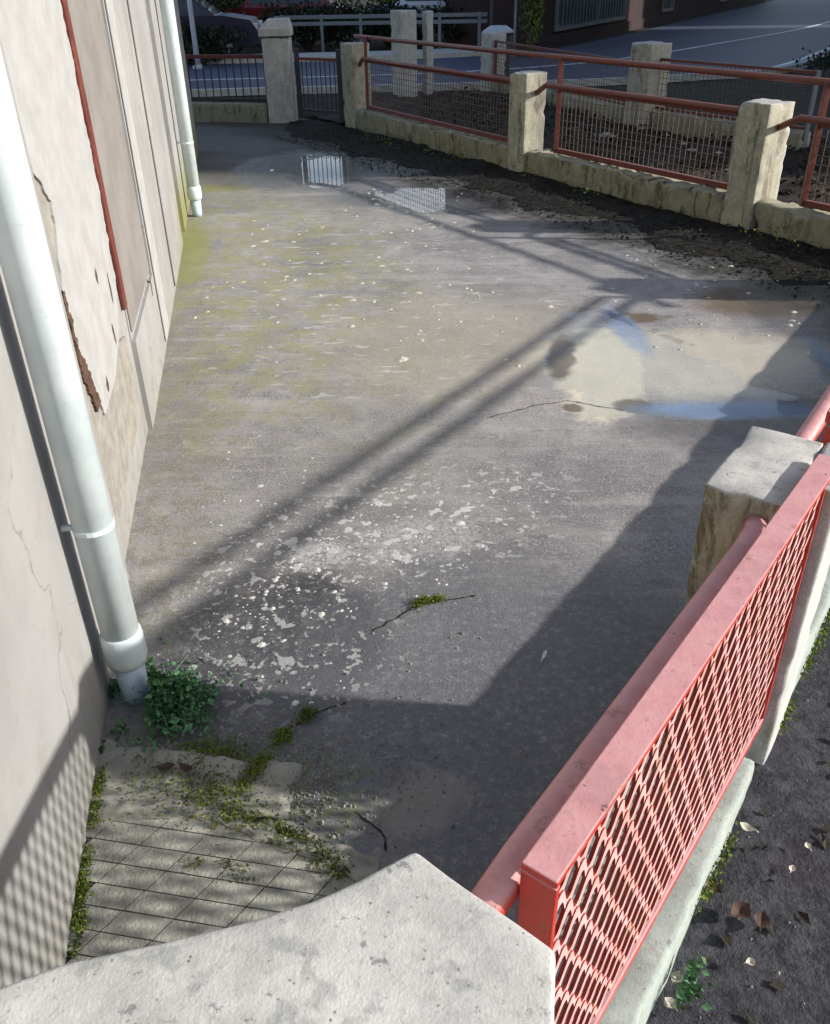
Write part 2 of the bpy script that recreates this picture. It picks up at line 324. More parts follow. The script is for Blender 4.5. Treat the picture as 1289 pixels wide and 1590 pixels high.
def asphalt_material():
    t = NT('road asphalt')
    n1 = t.noise(0.35, 5, 0.6, 1, (1, 1, 1)); n2 = t.noise(60, 4, 0.7, 2)
    c = t.mix(t.ramp(n1, 0.3, 0.7), (0.028, 0.035, 0.066), (0.044, 0.053, 0.095))
    c = t.mix(t.mul(t.ramp(n2, 0.5, 0.7), 0.4), c, (0.085, 0.09, 0.11))
    t.bump(n2, 0.3, 0.01)
    return t.fin(c, 0.62, 0.5)

def soil_material(name='dark wet soil', a=(0.008, 0.006, 0.004), b=(0.020, 0.016, 0.010), g=(0.016, 0.021, 0.006)):
    t = NT(name)
    n1 = t.noise(3, 6, 0.7, 1); n2 = t.noise(30, 6, 0.75, 2)
    c = t.mix(t.ramp(n2, 0.35, 0.65), a, b)
    c = t.mix(t.mul(t.ramp(n1, 0.5, 0.65), 0.7), c, g)
    t.bump(t.add(n2, t.noise(110, 4, 0.7, 5)), 0.8, 0.02)
    return t.fin(c, 0.85, 0.3)

MAT = dict(
    yard=yard_material(), conc=concrete_material('weathered concrete', (0.42, 0.41, 0.38), (0.33, 0.31, 0.225), (0.06, 0.045, 0.02), 0.95),
    conc_pale=concrete_material('pale lichened concrete', (0.44, 0.435, 0.41), (0.40, 0.38, 0.33), (0.16, 0.14, 0.09), 0.4, 3),
    conc_white=concrete_material('whitewashed concrete', (0.38, 0.385, 0.37), (0.37, 0.375, 0.36), (0.17, 0.17, 0.13), 0.6, 13),
    kerb=concrete_material('greenish kerb concrete', (0.28, 0.32, 0.29), (0.28, 0.34, 0.30), (0.06, 0.09, 0.05), 0.7, 5),
    rubble=concrete_material('stained rubble concrete', (0.30, 0.28, 0.20), (0.23, 0.215, 0.14), (0.020, 0.017, 0.009), 1.0, 7),
    red=paint_material('faded red paint'), red2=paint_material('rust red paint', (0.125, 0.026, 0.017), (0.20, 0.080, 0.052)),
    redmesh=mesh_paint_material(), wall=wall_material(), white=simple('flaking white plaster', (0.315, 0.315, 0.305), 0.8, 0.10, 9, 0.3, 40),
    bare=simple('bare beige render', (0.235, 0.22, 0.19), 0.9, 0.2, 14, 0.5, 50),
    panel=simple('shuttered grey beige panel', (0.19, 0.175, 0.16), 0.75, 0.14, 4, 0.15, 60),
    rot=simple('rotten brown wood', (0.07, 0.035, 0.02), 0.9, 0.5, 30, 0.6, 60),
    pvc=pipe_material(),
    pvc2=simple('blue grey plastic', (0.42, 0.52, 0.58), 0.4, 0.08, 8, 0.06, 30, 0.5),
    grout=simple('dirty grout', (0.085, 0.08, 0.055), 0.9, 0.4, 20, 0.4, 80),
    slab=concrete_material('mossy broken concrete', (0.25, 0.24, 0.20), (0.20, 0.19, 0.13), (0.06, 0.05, 0.03), 0.8, 11),
    tile=simple('grey cement tile', (0.27, 0.26, 0.22), 0.8, 0.42, 9, 0.5, 110),
    water=water_material(), asphalt=asphalt_material(), soil=soil_material(),
    path=soil_material('damp dark path', (0.020, 0.021, 0.027), (0.070, 0.072, 0.082), (0.024, 0.018, 0.030)),
    bed=soil_material('brown garden bed', (0.014, 0.009, 0.006), (0.045, 0.028, 0.017), (0.028, 0.022, 0.012)),
    earth=soil_material('rough verge ground', (0.015, 0.013, 0.010), (0.04, 0.035, 0.024), (0.018, 0.022, 0.010)),
    line=simple('worn white road paint', (0.62, 0.64, 0.68), 0.7, 0.2, 6, 0.1),
    weed=leaf_mat('weed leaves', ((0.03, 0.095, 0.03), (0.09, 0.22, 0.10), (0.05, 0.12, 0.025))),
    moss=leaf_mat('moss', ((0.07, 0.10, 0.012), (0.15, 0.19, 0.02), (0.05, 0.06, 0.015)), 0.9),
    litter=leaf_mat('dead leaves', ((0.010, 0.008, 0.005), (0.024, 0.018, 0.010), (0.012, 0.014, 0.005)), 0.8),
    fleck=simple('white petals and chips', (0.48, 0.48, 0.44), 0.8, 0.15, 40, 0),
    pebble=simple('grey pebbles', (0.20, 0.195, 0.175), 0.85, 0.4, 40, 0.2),
    leafpale=simple('pale dry leaf', (0.44, 0.41, 0.33), 0.75, 0.25, 60, 0.2, 150),
    leafdark=simple('dark brown leaf', (0.05, 0.022, 0.015), 0.75, 0.4, 60, 0.3, 150),
    iron=simple('dark iron', (0.025, 0.02, 0.02), 0.6, 0.3, 10, 0.1),
    wire=simple('rusty wire', (0.085, 0.05, 0.035), 0.6, 0.4, 30, 0.1),
    grey=simple('galvanised grey', (0.34, 0.36, 0.40), 0.45, 0.1, 10, 0.05),
    whitep=simple('white painted metal', (0.12, 0.135, 0.145), 0.5, 0.12, 5, 0.05),
    crown=leaf_mat('dark tree leaves', ((0.008, 0.014, 0.006), (0.018, 0.028, 0.010), (0.010, 0.012, 0.006))),
    crown2=leaf_mat('yellow green leaves', ((0.07, 0.09, 0.015), (0.14, 0.15, 0.03), (0.05, 0.07, 0.02))),
    bark=simple('bark', (0.07, 0.055, 0.042), 0.9, 0.4, 14, 0.8, 30),
    brick=simple('dark red render', (0.022, 0.008, 0.007), 0.85, 0.3, 3, 0.4, 40),
    render=simple('ochre render', (0.42, 0.36, 0.27), 0.85, 0.15, 2, 0.3, 40),
    glass=simple('dark window glass', (0.03, 0.035, 0.04), 0.08, 0.1, 3, 0, 10, 0.6),
    roof=simple('clay roof', (0.22, 0.085, 0.05), 0.85, 0.3, 5, 0.5, 20),
    car_red=simple('red car paint', (0.13, 0.012, 0.014), 0.25, 0.05, 2, 0, 10, 0.6),
    car_silver=simple('silver car paint', (0.45, 0.47, 0.50), 0.3, 0.05, 2, 0, 10, 0.6),
    car_violet=simple('dull violet car paint', (0.016, 0.014, 0.030), 0.4, 0.05, 2, 0, 10, 0.6),
    rubber=simple('black rubber', (0.02, 0.02, 0.02), 0.8, 0.2, 10, 0.1),
    lamp=simple('clear headlight', (0.6, 0.6, 0.6), 0.15, 0.05, 3, 0),
)

# ------------------------------------------------------------------ mesh helpers
class MB:
    def __init__(s): s.v = []; s.f = []
    def quad(s, *pts):
        n = len(s.v); s.v += [tuple(p) for p in pts]; s.f.append(tuple(range(n, n + len(pts)))); return s
    def box(s, o, a, b, c):
        """corner o and three edge vectors"""
        o, a, b, c = map(Vector, (o, a, b, c))
        if a.cross(b).dot(c) < 0: a, b = b, a
        n = len(s.v)
        for k in (0, 1):
            for p in (o, o + a, o + a + b, o + b): s.v.append(tuple(p + c * k))
        s.f += [tuple(n + i for i in q) for q in ((3, 2, 1, 0), (4, 5, 6, 7), (0, 1, 5, 4), (1, 2, 6, 5), (2, 3, 7, 6), (3, 0, 4, 7))]
        return s
    def bar(s, p, q, w, h, up=(0, 0, 1)):
        """bar along p-q, centred, w wide sideways and h tall"""
        p, q, up = Vector(p), Vector(q), Vector(up); d = q - p
        side = d.cross(up).normalized() * w; hh = side.cross(d).normalized() * h
        return s.box(p - side / 2 - hh / 2, d, side, hh)
    def tube(s, pts, r, n=12, cap=True):
        pts = [Vector(p) for p in pts]; rs = r if isinstance(r, (list, tuple)) else [r] * len(pts)
        base = len(s.v); ref = None
        for i, p in enumerate(pts):
            d = (pts[min(i + 1, len(pts) - 1)] - pts[max(i - 1, 0)]).normalized()
            if ref is None:
                ref = Vector((0, 0, 1)) if abs(d.z) < 0.9 else Vector((1, 0, 0))
            x = (ref - d * ref.dot(d)).normalized(); ref = x; y = d.cross(x)
            for k in range(n):
                a = 2 * math.pi * k / n; s.v.append(tuple(p + (x * math.cos(a) + y * math.sin(a)) * rs[i]))
        for i in range(len(pts) - 1):
            for k in range(n):
                a = base + i * n; s.f.append((a + k, a + (k + 1) % n, a + n + (k + 1) % n, a + n + k))
        if cap:
            s.f.append(tuple(base + k for k in reversed(range(n)))); s.f.append(tuple(base + (len(pts) - 1) * n + k for k in range(n)))
        return s
    def build(s, name, mat, parent=None, bevel=0, smooth=False):
        org = Vector(parent['_o']) if parent is not None else Vector((0, 0, 0))
        me = bpy.data.meshes.new(name)
        me.from_pydata([tuple(Vector(p) - org) for p in s.v], [], s.f); me.update()
        o = bpy.data.objects.new(name, me); COL.objects.link(o)
        me.materials.append(MAT[mat] if isinstance(mat, str) else mat)
        if parent is not None: o.parent = parent
        if smooth: me.polygons.foreach_set('use_smooth', [True] * len(me.polygons))
        if bevel:
            b = o.modifiers.new('bevel', 'BEVEL'); b.width = bevel; b.segments = 2; b.limit_method = 'ANGLE'
        return o

def tag(o, label=None, cat=None, group=None, kind=None):
    if label: o['label'] = label
    if cat: o['category'] = cat
    if group: o['group'] = group
    if kind: o['kind'] = kind
    return o

def thing(name, loc, label, cat, group=None):
    o = bpy.data.objects.new(name, None); COL.objects.link(o); o.empty_display_size = 0.1
    o.location = loc; o['_o'] = tuple(loc)
    return tag(o, label, cat, group)

def settle():
    for o in bpy.data.objects:
        if '_o' in o: del o['_o']

def grid_mesh(name, xs, ys, zf, mat, keep=None):
    X, Y = np.meshgrid(xs, ys); Z = zf(X, Y); nx, ny = len(xs), len(ys)
    v = np.stack([X.ravel(), Y.ravel(), Z.ravel()], 1)
    i = np.arange(nx * ny).reshape(ny, nx)
    q = np.stack([i[:-1, :-1].ravel(), i[:-1, 1:].ravel(), i[1:, 1:].ravel(), i[1:, :-1].ravel()], 1)
    if keep is not None:
        c = v[q].mean(1); q = q[keep(c[:, 0], c[:, 1])]
        used = np.unique(q); mp = -np.ones(len(v), int); mp[used] = np.arange(len(used)); v = v[used]; q = mp[q]
    me = bpy.data.meshes.new(name); me.from_pydata(v.tolist(), [], q.tolist()); me.update()
    me.polygons.foreach_set('use_smooth', [True] * len(me.polygons))
    o = bpy.data.objects.new(name, me); COL.objects.link(o); me.materials.append(MAT[mat]); return o

def vnoise(X, Y, scale, seed=0):
    """cheap smooth value noise for arrays"""
    rg = np.random.default_rng(seed); T = rg.random((128, 128))
    x = X * scale; y = Y * scale; xi = np.floor(x).astype(int); yi = np.floor(y).astype(int)
    fx = x - xi; fy = y - yi; fx = fx * fx * (3 - 2 * fx); fy = fy * fy * (3 - 2 * fy)
    g = lambda a, b: T[np.mod(a, 128), np.mod(b, 128)]
    return (g(xi, yi) * (1 - fx) + g(xi + 1, yi) * fx) * (1 - fy) + (g(xi, yi + 1) * (1 - fx) + g(xi + 1, yi + 1) * fx) * fy

def fbm(X, Y, scale, seed=0, oct=4):
    s = 0; a = 1; t = 0
    for k in range(oct): s = s + a * vnoise(X, Y, scale * 2 ** k, seed + k); t += a; a *= 0.5
    return s / t - 0.5

def rough_block(name, mat, o, a, b, c, parent, seg=0.03, amp=0.004, bev=0.012, chips=0.0, seed=0):
    """a worn concrete block: corner o with edges a, b, c; edges rounded, faces uneven, arrises chipped"""
    o, a, b, c = map(Vector, (o, a, b, c)); org = Vector(parent['_o']) if parent is not None else Vector((0, 0, 0))
    bm = bmesh.new(); mb = MB().box(o, a, b, c)
    vs = [bm.verts.new(p) for p in mb.v]
    for q in mb.f: bm.faces.new([vs[i] for i in q])
    bmesh.ops.bevel(bm, geom=bm.edges[:], offset=bev, segments=2, profile=0.6, affect='EDGES')
    for it in range(6):
        es = [e for e in bm.edges if e.calc_length() > seg * 1.5]
        if not es: break
        bmesh.ops.subdivide_edges(bm, edges=es, cuts=1, use_grid_fill=True)
        if len(bm.verts) > 12000: break
    bmesh.ops.triangulate(bm, faces=[q for q in bm.faces if len(q.verts) > 4])
    ctr = o + (a + b + c) / 2
    la, lb, lc = a.length, b.length, c.length
    bm.normal_update()
    for v in bm.verts:
        p = v.co; n = noise.fractal(p * 9 + Vector((seed, 0, 0)), 0.9, 2.1, 4)
        d = v.normal * n * amp
        if chips:
            r = p - o; u = [min(r.dot(e) / e.length, e.length - r.dot(e) / e.length) for e in (a, b, c)]
            u.sort()
            if u[1] < 0.03:
                k = max(0, noise.noise(p * 14 + Vector((seed * 2.3, 5, 1))) - 0.12) * chips
                d += (ctr - p).normalized() * k
        v.co = p + d
    me = bpy.data.meshes.new(name)
    for v in bm.verts: v.co -= org
    bm.to_mesh(me); bm.free()
    me.polygons.foreach_set('use_smooth', [True] * len(me.polygons))
    ob = bpy.data.objects.new(name, me); COL.objects.link(ob); me.materials.append(MAT[mat])
    if parent is not None: ob.parent = parent
    return ob

def leaves(name, mat, centers, size, parent=None, tilt=1.0, vary=0.4, fold=True, rng=RNG):
    """many small leaf faces (two triangles bent along the midrib)"""
    C = np.asarray(centers, float); n = len(C)
    az = rng.random(n) * 2 * np.pi; el = (rng.random(n) - 0.5) * np.pi * tilt; ro = (rng.random(n) - 0.5) * np.pi * tilt
    d = np.stack([np.cos(az) * np.cos(el), np.sin(az) * np.cos(el), np.sin(el)], 1)
    up = np.stack([-np.cos(az) * np.sin(el), -np.sin(az) * np.sin(el), np.cos(el)], 1)
    sd = np.cross(d, up); s2 = sd * np.cos(ro)[:, None] + up * np.sin(ro)[:, None]; u2 = np.cross(s2, d)
    L = size * (1 + (rng.random(n) - 0.5) * 2 * vary); L = L[:, None]
    v = np.stack([C - d * L * 0.5, C + s2 * L * 0.32 + u2 * L * 0.12, C + d * L * 0.5, C - s2 * L * 0.32 + u2 * L * 0.12], 1).reshape(-1, 3)
    if parent is not None: v = v - np.array(parent['_o'])
    i = np.arange(n) * 4
    fc = np.concatenate([np.stack([i, i + 1, i + 2], 1), np.stack([i, i + 2, i + 3], 1)])
    me = bpy.data.meshes.new(name); me.from_pydata(v.tolist(), [], fc.tolist()); me.update()
    o = bpy.data.objects.new(name, me); COL.objects.link(o); me.materials.append(MAT[mat])
    if parent is not None: o.parent = parent
    return o

# ------------------------------------------------------------------ ground
def zero(X, Y): return X * 0
g = MB().quad((-250, -150, -0.06), (250, -150, -0.06), (250, 350, -0.06), (-250, 350, -0.06)).build('ground', 'earth'); tag(g, kind='structure', label='rough ground around the yard')

PUD = [(0.22, 8.1, 0.60, 0.45, -0.5), (1.45, 3.70, 0.50, 0.13, 0.0), (1.15, 4.30, 0.42, 0.62, 0.1),
       (-0.85, 9.5, 0.45, 0.8, 0.1), (2.2, 4.2, 0.12, 0.30, -0.2)]
def yard_z(X, Y):
    z = fbm(X, Y, 1.3, 3) * 0.009 + fbm(X, Y, 6, 9) * 0.009 + fbm(X, Y, 19, 10) * 0.005
    for cx, cy, rx, ry, ro in PUD:
        dx, dy = X - cx, Y - cy; a = dx * math.cos(ro) + dy * math.sin(ro); b = -dx * math.sin(ro) + dy * math.cos(ro)
        z = z - 0.015 * np.exp(-((a / rx) ** 2 + (b / ry) ** 2) * 0.9)
    near = np.clip((2.2 - Y) / 0.5, 0, 1); z = z * (1 - near) + near * (fbm(X, Y, 7, 5) * 0.004 - 0.002)
    return z
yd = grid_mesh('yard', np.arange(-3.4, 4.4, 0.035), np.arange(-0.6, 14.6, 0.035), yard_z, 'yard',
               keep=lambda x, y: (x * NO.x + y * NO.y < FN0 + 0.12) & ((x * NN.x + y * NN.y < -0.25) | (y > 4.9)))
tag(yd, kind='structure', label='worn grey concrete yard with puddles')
wt = grid_mesh('puddle_water', np.arange(-2.0, 3.0, 0.05), np.arange(3.2, 11.4, 0.05), lambda X, Y: X * 0 - 0.0065, 'water',
               keep=lambda x, y: sum((((x - c[0]) ** 2 / (1.9 * c[2] + .12) ** 2 + (y - c[1]) ** 2 / (1.9 * c[3] + .12) ** 2) < 1).astype(int) for c in PUD) > 0)
tag(wt, kind='structure', label='shallow rain water standing in the yard')

# outer path on the right of the near fence
def path_z(X, Y): return 0.150 + fbm(X, Y, 4, 21) * 0.03 + fbm(X, Y, 18, 22) * 0.012
pt_ = grid_mesh('path', np.arange(-1.5, 6.0, 0.03), np.arange(-2.0, 6.5, 0.03), path_z, 'path',
                keep=lambda x, y: (x * NN.x + y * NN.y > -0.20) & (x * NO.x + y * NO.y < FN0 + 0.3) & ((x * U.x + y * U.y) > -1.5))
tag(pt_, kind='structure', label='dark damp path outside the red fence')

# strip of soil under the far fence, garden bed behind it
def soil_z(X, Y):
    n = X * NO.x + Y * NO.y - FN0; e = fbm(X, Y, 1.7, 31) * 0.5 + fbm(X, Y, 7, 33) * 0.2
    h = np.clip((n + 0.66 + e * 1.3) / 0.40, -1, 1)
    return np.where(h > 0, h * (0.035 + fbm(X, Y, 2.2, 36) * 0.08) + fbm(X, Y, 12, 35) * 0.03 * h, -0.03)
sl = grid_mesh('soil_strip', np.arange(-1.6, 4.4, 0.035), np.arange(3.6, 13.0, 0.035), soil_z, 'soil',
               keep=lambda x, y: (np.abs(x * NO.x + y * NO.y - FN0 + 0.55) < 0.67) & (x * U.x + y * U.y < 12.6))
tag(sl, kind='structure', label='strip of dark soil along the far fence')
def bed_z(X, Y): return 0.04 + fbm(X, Y, 0.8, 41) * 0.22 + fbm(X, Y, 7, 43) * 0.06
bd = grid_mesh('garden_bed', np.arange(-1.5, 8.0, 0.07), np.arange(3.0, 16.4, 0.07), bed_z, 'bed',
               keep=lambda x, y: (x * NO.x + y * NO.y > FN0 + 0.22) & (y < 15.9) & (x * NO.x + y * NO.y < FN0 + 3.7))
tag(bd, kind='structure', label='brown garden bed between the two fences')

# ------------------------------------------------------------------ road
def spline(pts, n=40):
    pts = [Vector((*p, 0)) for p in pts]; out = []
    for i in range(len(pts) - 1):
        p0, p1, p2, p3 = pts[max(i - 1, 0)], pts[i], pts[i + 1], pts[min(i + 2, len(pts) - 1)]
        for k in range(n):
            t = k / n
            out.append(0.5 * ((2 * p1) + (p2 - p0) * t + (2 * p0 - 5 * p1 + 4 * p2 - p3) * t * t + (3 * p1 - p0 - 3 * p2 + p3) * t ** 3))
    out.append(pts[-1]); return out
near_l = spline([(-30, 15.9), (-12, 16.3), (-2.8, 16.75), (2.4, 16.95), (5.2, 17.6), (7.3, 18.7), (10.9, 23.9), (16.6, 33), (25, 47), (40, 72)])
mid_l = spline([(-30, 18.6), (-12, 18.9), (-2.8, 19.2), (0.8, 19.6), (3.2, 20.6), (5.0, 22.0), (8.0, 25.4), (13.9, 33), (22.5, 47.5), (37, 73)])
far_l = spline([(-30, 22.4), (-12, 22.5), (-2.8, 22.7), (0.4, 22.9), (2.2, 23.6), (3.55, 24.7), (6.2, 29.0), (11.4, 38.6), (19.8, 54.0), (33, 79)])
def strip(name, A, B, z, mat, label):
    mb = MB()
    for i in range(len(A) - 1): mb.quad(A[i] + Z * z, A[i + 1] + Z * z, B[i + 1] + Z * z, B[i] + Z * z)
    return tag(mb.build(name, mat), label=label, kind='structure')
strip('road', near_l, far_l, -0.03, 'asphalt', 'grey asphalt road curving away uphill to the right')
def offs(L, w):
    out = []
    for i, p in enumerate(L):
        d = (L[min(i + 1, len(L) - 1)] - L[max(i - 1, 0)]).normalized(); out.append(p + Vector((-d.y, d.x, 0)) * w)
    return out
lmb = MB()
for a, b in ((offs(near_l, 0.28), offs(near_l, 0.42)), (offs(mid_l, -0.06), offs(mid_l, 0.06))):
    for i in range(len(a) - 1): lmb.quad(a[i] + Z * -0.026, a[i + 1] + Z * -0.026, b[i + 1] + Z * -0.026, b[i] + Z * -0.026)
tag(lmb.build('road_markings', 'line'), label='worn white lines painted on the road', kind='structure')
kb = MB(); a0 = offs(near_l, -0.16); a1 = offs(near_l, -0.01)
for i in range(len(a0) - 1):
    kb.quad(a0[i] + Z * 0.06, a1[i] + Z * 0.06, a1[i + 1] + Z * 0.06, a0[i + 1] + Z * 0.06)
    kb.quad(a1[i] + Z * 0.06, a1[i] + Z * -0.05, a1[i + 1] + Z * -0.05, a1[i + 1] + Z * 0.06)
    kb.quad(a0[i] + Z * -0.05, a0[i] + Z * 0.06, a0[i + 1] + Z * 0.06, a0[i + 1] + Z * -0.05)
tag(kb.build('kerb', 'conc_pale'), label='low pale kerb along the near side of the road', kind='structure')
fp = MB(); b0 = offs(far_l, 0.0); b1 = offs(far_l, 1.3)
n_ = 40 * 4 + 12
for i in range(n_): fp.quad(b0[i] + Z * 0.07, b0[i + 1] + Z * 0.07, b1[i + 1] + Z * 0.07, b1[i] + Z * 0.07); fp.quad(b0[i] + Z * -0.05, b0[i + 1] + Z * -0.05, b0[i + 1] + Z * 0.07, b0[i] + Z * 0.07)
tag(fp.build('pavement', 'conc_pale'), label='grey pavement on the far side of the road', kind='structure')

# ------------------------------------------------------------------ house wall on the left
house = thing('house', Wp(4.0, 0, 0), 'cream plastered house wall with peeling white paint along the left of the yard', 'house')
hb = MB()
def slab(y0, y1, n0, n1, z0, z1): hb.box(Wp(y0, n0, z0), Wp(y1, n0, z0) - Wp(y0, n0, z0), WN * (n1 - n0), Z * (z1 - z0))
slab(-1.6, 2.42, -0.35, 0.0, -0.05, 4.2)             # near stretch
slab(2.42, 3.56, -0.35, -0.022, -0.05, 4.2)          # behind the white coat
slab(3.56, 4.52, -0.35, 0.0, -0.05, 0.42)            # under the recess
slab(3.56, 4.52, -0.35, 0.0, 2.6, 4.2)
slab(3.56, 4.52, -0.35, -0.016, 0.42, 2.6)            # back of the recess
slab(4.52, 6.66, -0.35, 0.0, -0.05, 4.2)
slab(6.66, 7.12, -0.35, -0.03, -0.05, 4.2)
slab(7.12, 10.9, -0.35, 0.0, -0.05, 4.2)
hb.build('wall', 'wall', house)
# rest of the building behind the wall face
rb = MB(); rb.box(Wp(-1.6, -0.35, -0.05), Wp(10.9, -0.35, -0.05) - Wp(-1.6, -0.35, -0.05), WN * -5.0, Z * 4.25)
rb.build('rear_wall', 'wall', house)
rf = MB(); A = Wp(-1.9, 0.35, 4.2); rf.box(A, Wp(11.2, 0.35, 4.2) - A, WN * -6.0, Z * 0.14); rf.build('roof', 'roof', house)
pn = MB(); pn.box(Wp(3.585, -0.0155, 0.45), Wp(4.5, -0.0155, 0.45) - Wp(3.585, -0.0155, 0.45), WN * 0.008, Z * 2.1); pn.build('shutter', 'panel', house, 0.004)
# raised pale band and grooves further along
for (y0, y1, th, m, nm) in ((4.56, 4.80, 0.010, 'white', 'pilaster'), (5.55, 6.6, 0.012, 'wall', 'pilaster')):
    bb = MB(); bb.box(Wp(y0, 0.002, 0.04), Wp(y1, 0.002, 0.04) - Wp(y0, 0.002, 0.04), WN * th, Z * 3.9); bb.build(nm, m, house, 0.006)
# red painted jamb
jb = MB(); jb.box(Wp(3.485, -0.02, 0.58), Wp(3.555, -0.02, 0.58) - Wp(3.485, -0.02, 0.58), WN * 0.018, Z * 2.3); jb.build('jamb', 'red2', house, 0.005)['label'] = 'red painted jamb strip'
# white coat with a ragged flaked edge, on bare render
def sheet(name, mat, left, right, th, base_n):
    """left/right: (z, y) edge points from bottom to top; a sheet of plaster with real thickness"""
    def edge(pts, z, sd):
        for (z0, y0), (z1, y1) in zip(pts[:-1], pts[1:]):
            if z0 <= z <= z1: y = y0 + (y1 - y0) * (z - z0) / (z1 - z0); break
        else: y = pts[-1][1] if z > pts[-1][0] else pts[0][1]
        return y + (noise.noise(Vector((sd, z * 9, 0))) * 0.035 + noise.noise(Vector((sd, z * 31, 3))) * 0.022 + noise.noise(Vector((sd, z * 90, 5))) * 0.012)
    zs = np.linspace(left[0][0], left[-1][0], 260); mb = MB(); L_ = []; R_ = []
    for z in zs: L_.append(edge(left, z, 1.3)); R_.append(edge(right, z, 7.7))
    for i in range(len(zs) - 1):
        a, b = zs[i], zs[i + 1]
        if R_[i] - L_[i] < 0.005: continue
        q = lambda y, n, z: Wp(y, base_n + n, z)
        mb.quad(q(L_[i], th, a), q(R_[i], th, a), q(R_[i + 1], th, b), q(L_[i + 1], th, b))
        mb.quad(q(L_[i], 0, a), q(L_[i], th, a), q(L_[i + 1], th, b), q(L_[i + 1], 0, b))
        mb.quad(q(R_[i], th, a), q(R_[i], 0, a), q(R_[i + 1], 0, b), q(R_[i + 1], th, b))
    return mb.build(name, mat, house)
sheet('plaster_coat', 'white', [(0.50, 2.66), (0.60, 2.60), (0.75, 2.50), (1.0, 2.47), (1.2, 2.60), (1.36, 2.40), (1.42, 2.26), (3.5, 2.22)],
      [(0.50, 2.95), (0.56, 3.2), (0.62, 3.30), (0.75, 3.42), (1.2, 3.435), (3.5, 3.435)], 0.016, -0.0215)
sheet('bare_render', 'bare', [(0.16, 2.44), (1.42, 2.425), (1.5, 2.43)], [(0.16, 3.42), (0.5, 3.4), (0.6, 3.0), (1.5, 2.7)], 0.008, -0.021)
# rotten gap under the lifted coat
sheet('rotten_edge', 'rot', [(0.56, 2.56), (0.66, 2.50), (0.80, 2.455), (0.98, 2.452)], [(0.56, 2.64), (0.66, 2.585), (0.80, 2.515), (0.98, 2.485)], 0.010, -0.014)
for (y, z, ry, rz) in ((3.02, 0.86, .02, .03), (3.12, 0.62, .015, .045), (2.80, 0.545, .02, .03), (3.24, .74, .013, .07), (4.4, .40, .02, .05), (2.98, .50, .03, .015)):
    n0 = -0.0045 if z > .5 and y < 3.5 else (-0.012 if y < 3.5 else 0.001)
    pts = []
    for k in range(9):
        a = 2 * math.pi * k / 9; rr = 0.7 + 0.6 * random.random(); pts.append(Wp(y + math.cos(a) * ry * rr, n0, z + math.sin(a) * rz * rr))
    MB().quad(*pts).build('plaster_chip', 'rot', house)

def drainpipe(y, gap, r, label, z_top, moss=False, collar_z=0.19):
    b = Wp(y, gap, 0.0); t = thing('drainpipe', tuple(b), label, 'drainpipe')
    MB().tube([b + Z * collar_z, b + Z * z_top], r, 20).build('pipe', 'pvc', t, smooth=True)
    MB().tube([b + Z * (collar_z - .055), b + Z * (collar_z - .05), b + Z * (collar_z - .03), b + Z * (collar_z + .02), b + Z * (collar_z + .05), b + Z * (collar_z + .056)],
              [r * .95, r * 1.06, r * 1.15, r * 1.15, r * 1.10, r * 1.02], 20).build('collar', 'pvc', t, smooth=True)
    MB().tube([b + Z * 0.0, b + Z * 0.03, b + Z * (collar_z - .045)], [r * .74, r * .76, r * .86], 18).build('spigot', 'pvc2', t, smooth=True)
    for zz in (0.58, 2.2):
        cl = MB(); cl.tube([b + Z * zz, b + Z * (zz + .012)], r * 1.035, 20); cl.bar(b + Z * (zz + .006) , Wp(y, 0.002, zz + .006), .012, .012); cl.build('clamp', 'pvc', t, smooth=False)
    return t
drainpipe(1.82, 0.078, 0.050, 'pale grey drainpipe in the left foreground with green weeds round its foot', 4.1)
drainpipe(7.62, 0.085, 0.052, 'whitish drainpipe at the far corner of the house beside yellow moss', 4.1)

# ------------------------------------------------------------------ off to the right, unseen: tall blocks added to shade the street
nb = thing('shade_block', (14.5, 7.4, 0), 'unseen ochre block added to shade the street and yard back', 'building')
B0 = Vector((14.5, 7.4, -0.05)); BX = Vector((10, 0, 0)); BY = Vector((0, 22.4, 0))
MB().box(B0, BX, BY, Z * 12.5).build('wall', 'render', nb)
MB().box(B0 + Vector((-.5, -.5, 12.5)), BX + Vector((1, 0, 0)), BY + Vector((0, 1, 0)), Z * 0.4).build('roof', 'roof', nb)
for fl in range(4):
    for k in range(6):
        y = 9.4 + k * 3.4; z = 1.0 + fl * 2.9
        w = MB().box((14.44, y, z), (0.06, 0, 0), (0, 1.2, 0), (0, 0, 1.5)).build('window', 'whitep', nb)
        MB().box((14.43, y + .08, z + .08), (0.01, 0, 0), (0, 1.04, 0), (0, 0, 1.34)).build('pane', 'glass', nb).parent = w

nb2 = thing('shade_block', (27, 33, 0), 'unseen taller pale block added to shade the red house and road', 'building')  # second unseen block, added to keep sun off the red house
MB().box((27, 31, -.05), (11, 0, 0), (0, 27, 0), Z * 15).build('wall', 'conc_pale', nb2)
MB().box((26.5, 30.5, 14.95), (12, 0, 0), (0, 28, 0), Z * 0.4).build('roof', 'roof', nb2)
for fl in range(5):
    for k in range(7):
        w = MB().box((26.94, 33 + k * 3.6, 1.1 + fl * 2.8), (0.06, 0, 0), (0, 1.3, 0), (0, 0, 1.5)).build('window', 'whitep', nb2)
        MB().box((26.93, 33.08 + k * 3.6, 1.18 + fl * 2.8), (0.01, 0, 0), (0, 1.14, 0), (0, 0, 1.34)).build('pane', 'glass', nb2).parent = w

# ------------------------------------------------------------------ near parapet and right-hand fence
par = thing('parapet', tuple(P(0.2, -0.5, 0)), 'pale lichen spotted concrete parapet in the near foreground', 'parapet')
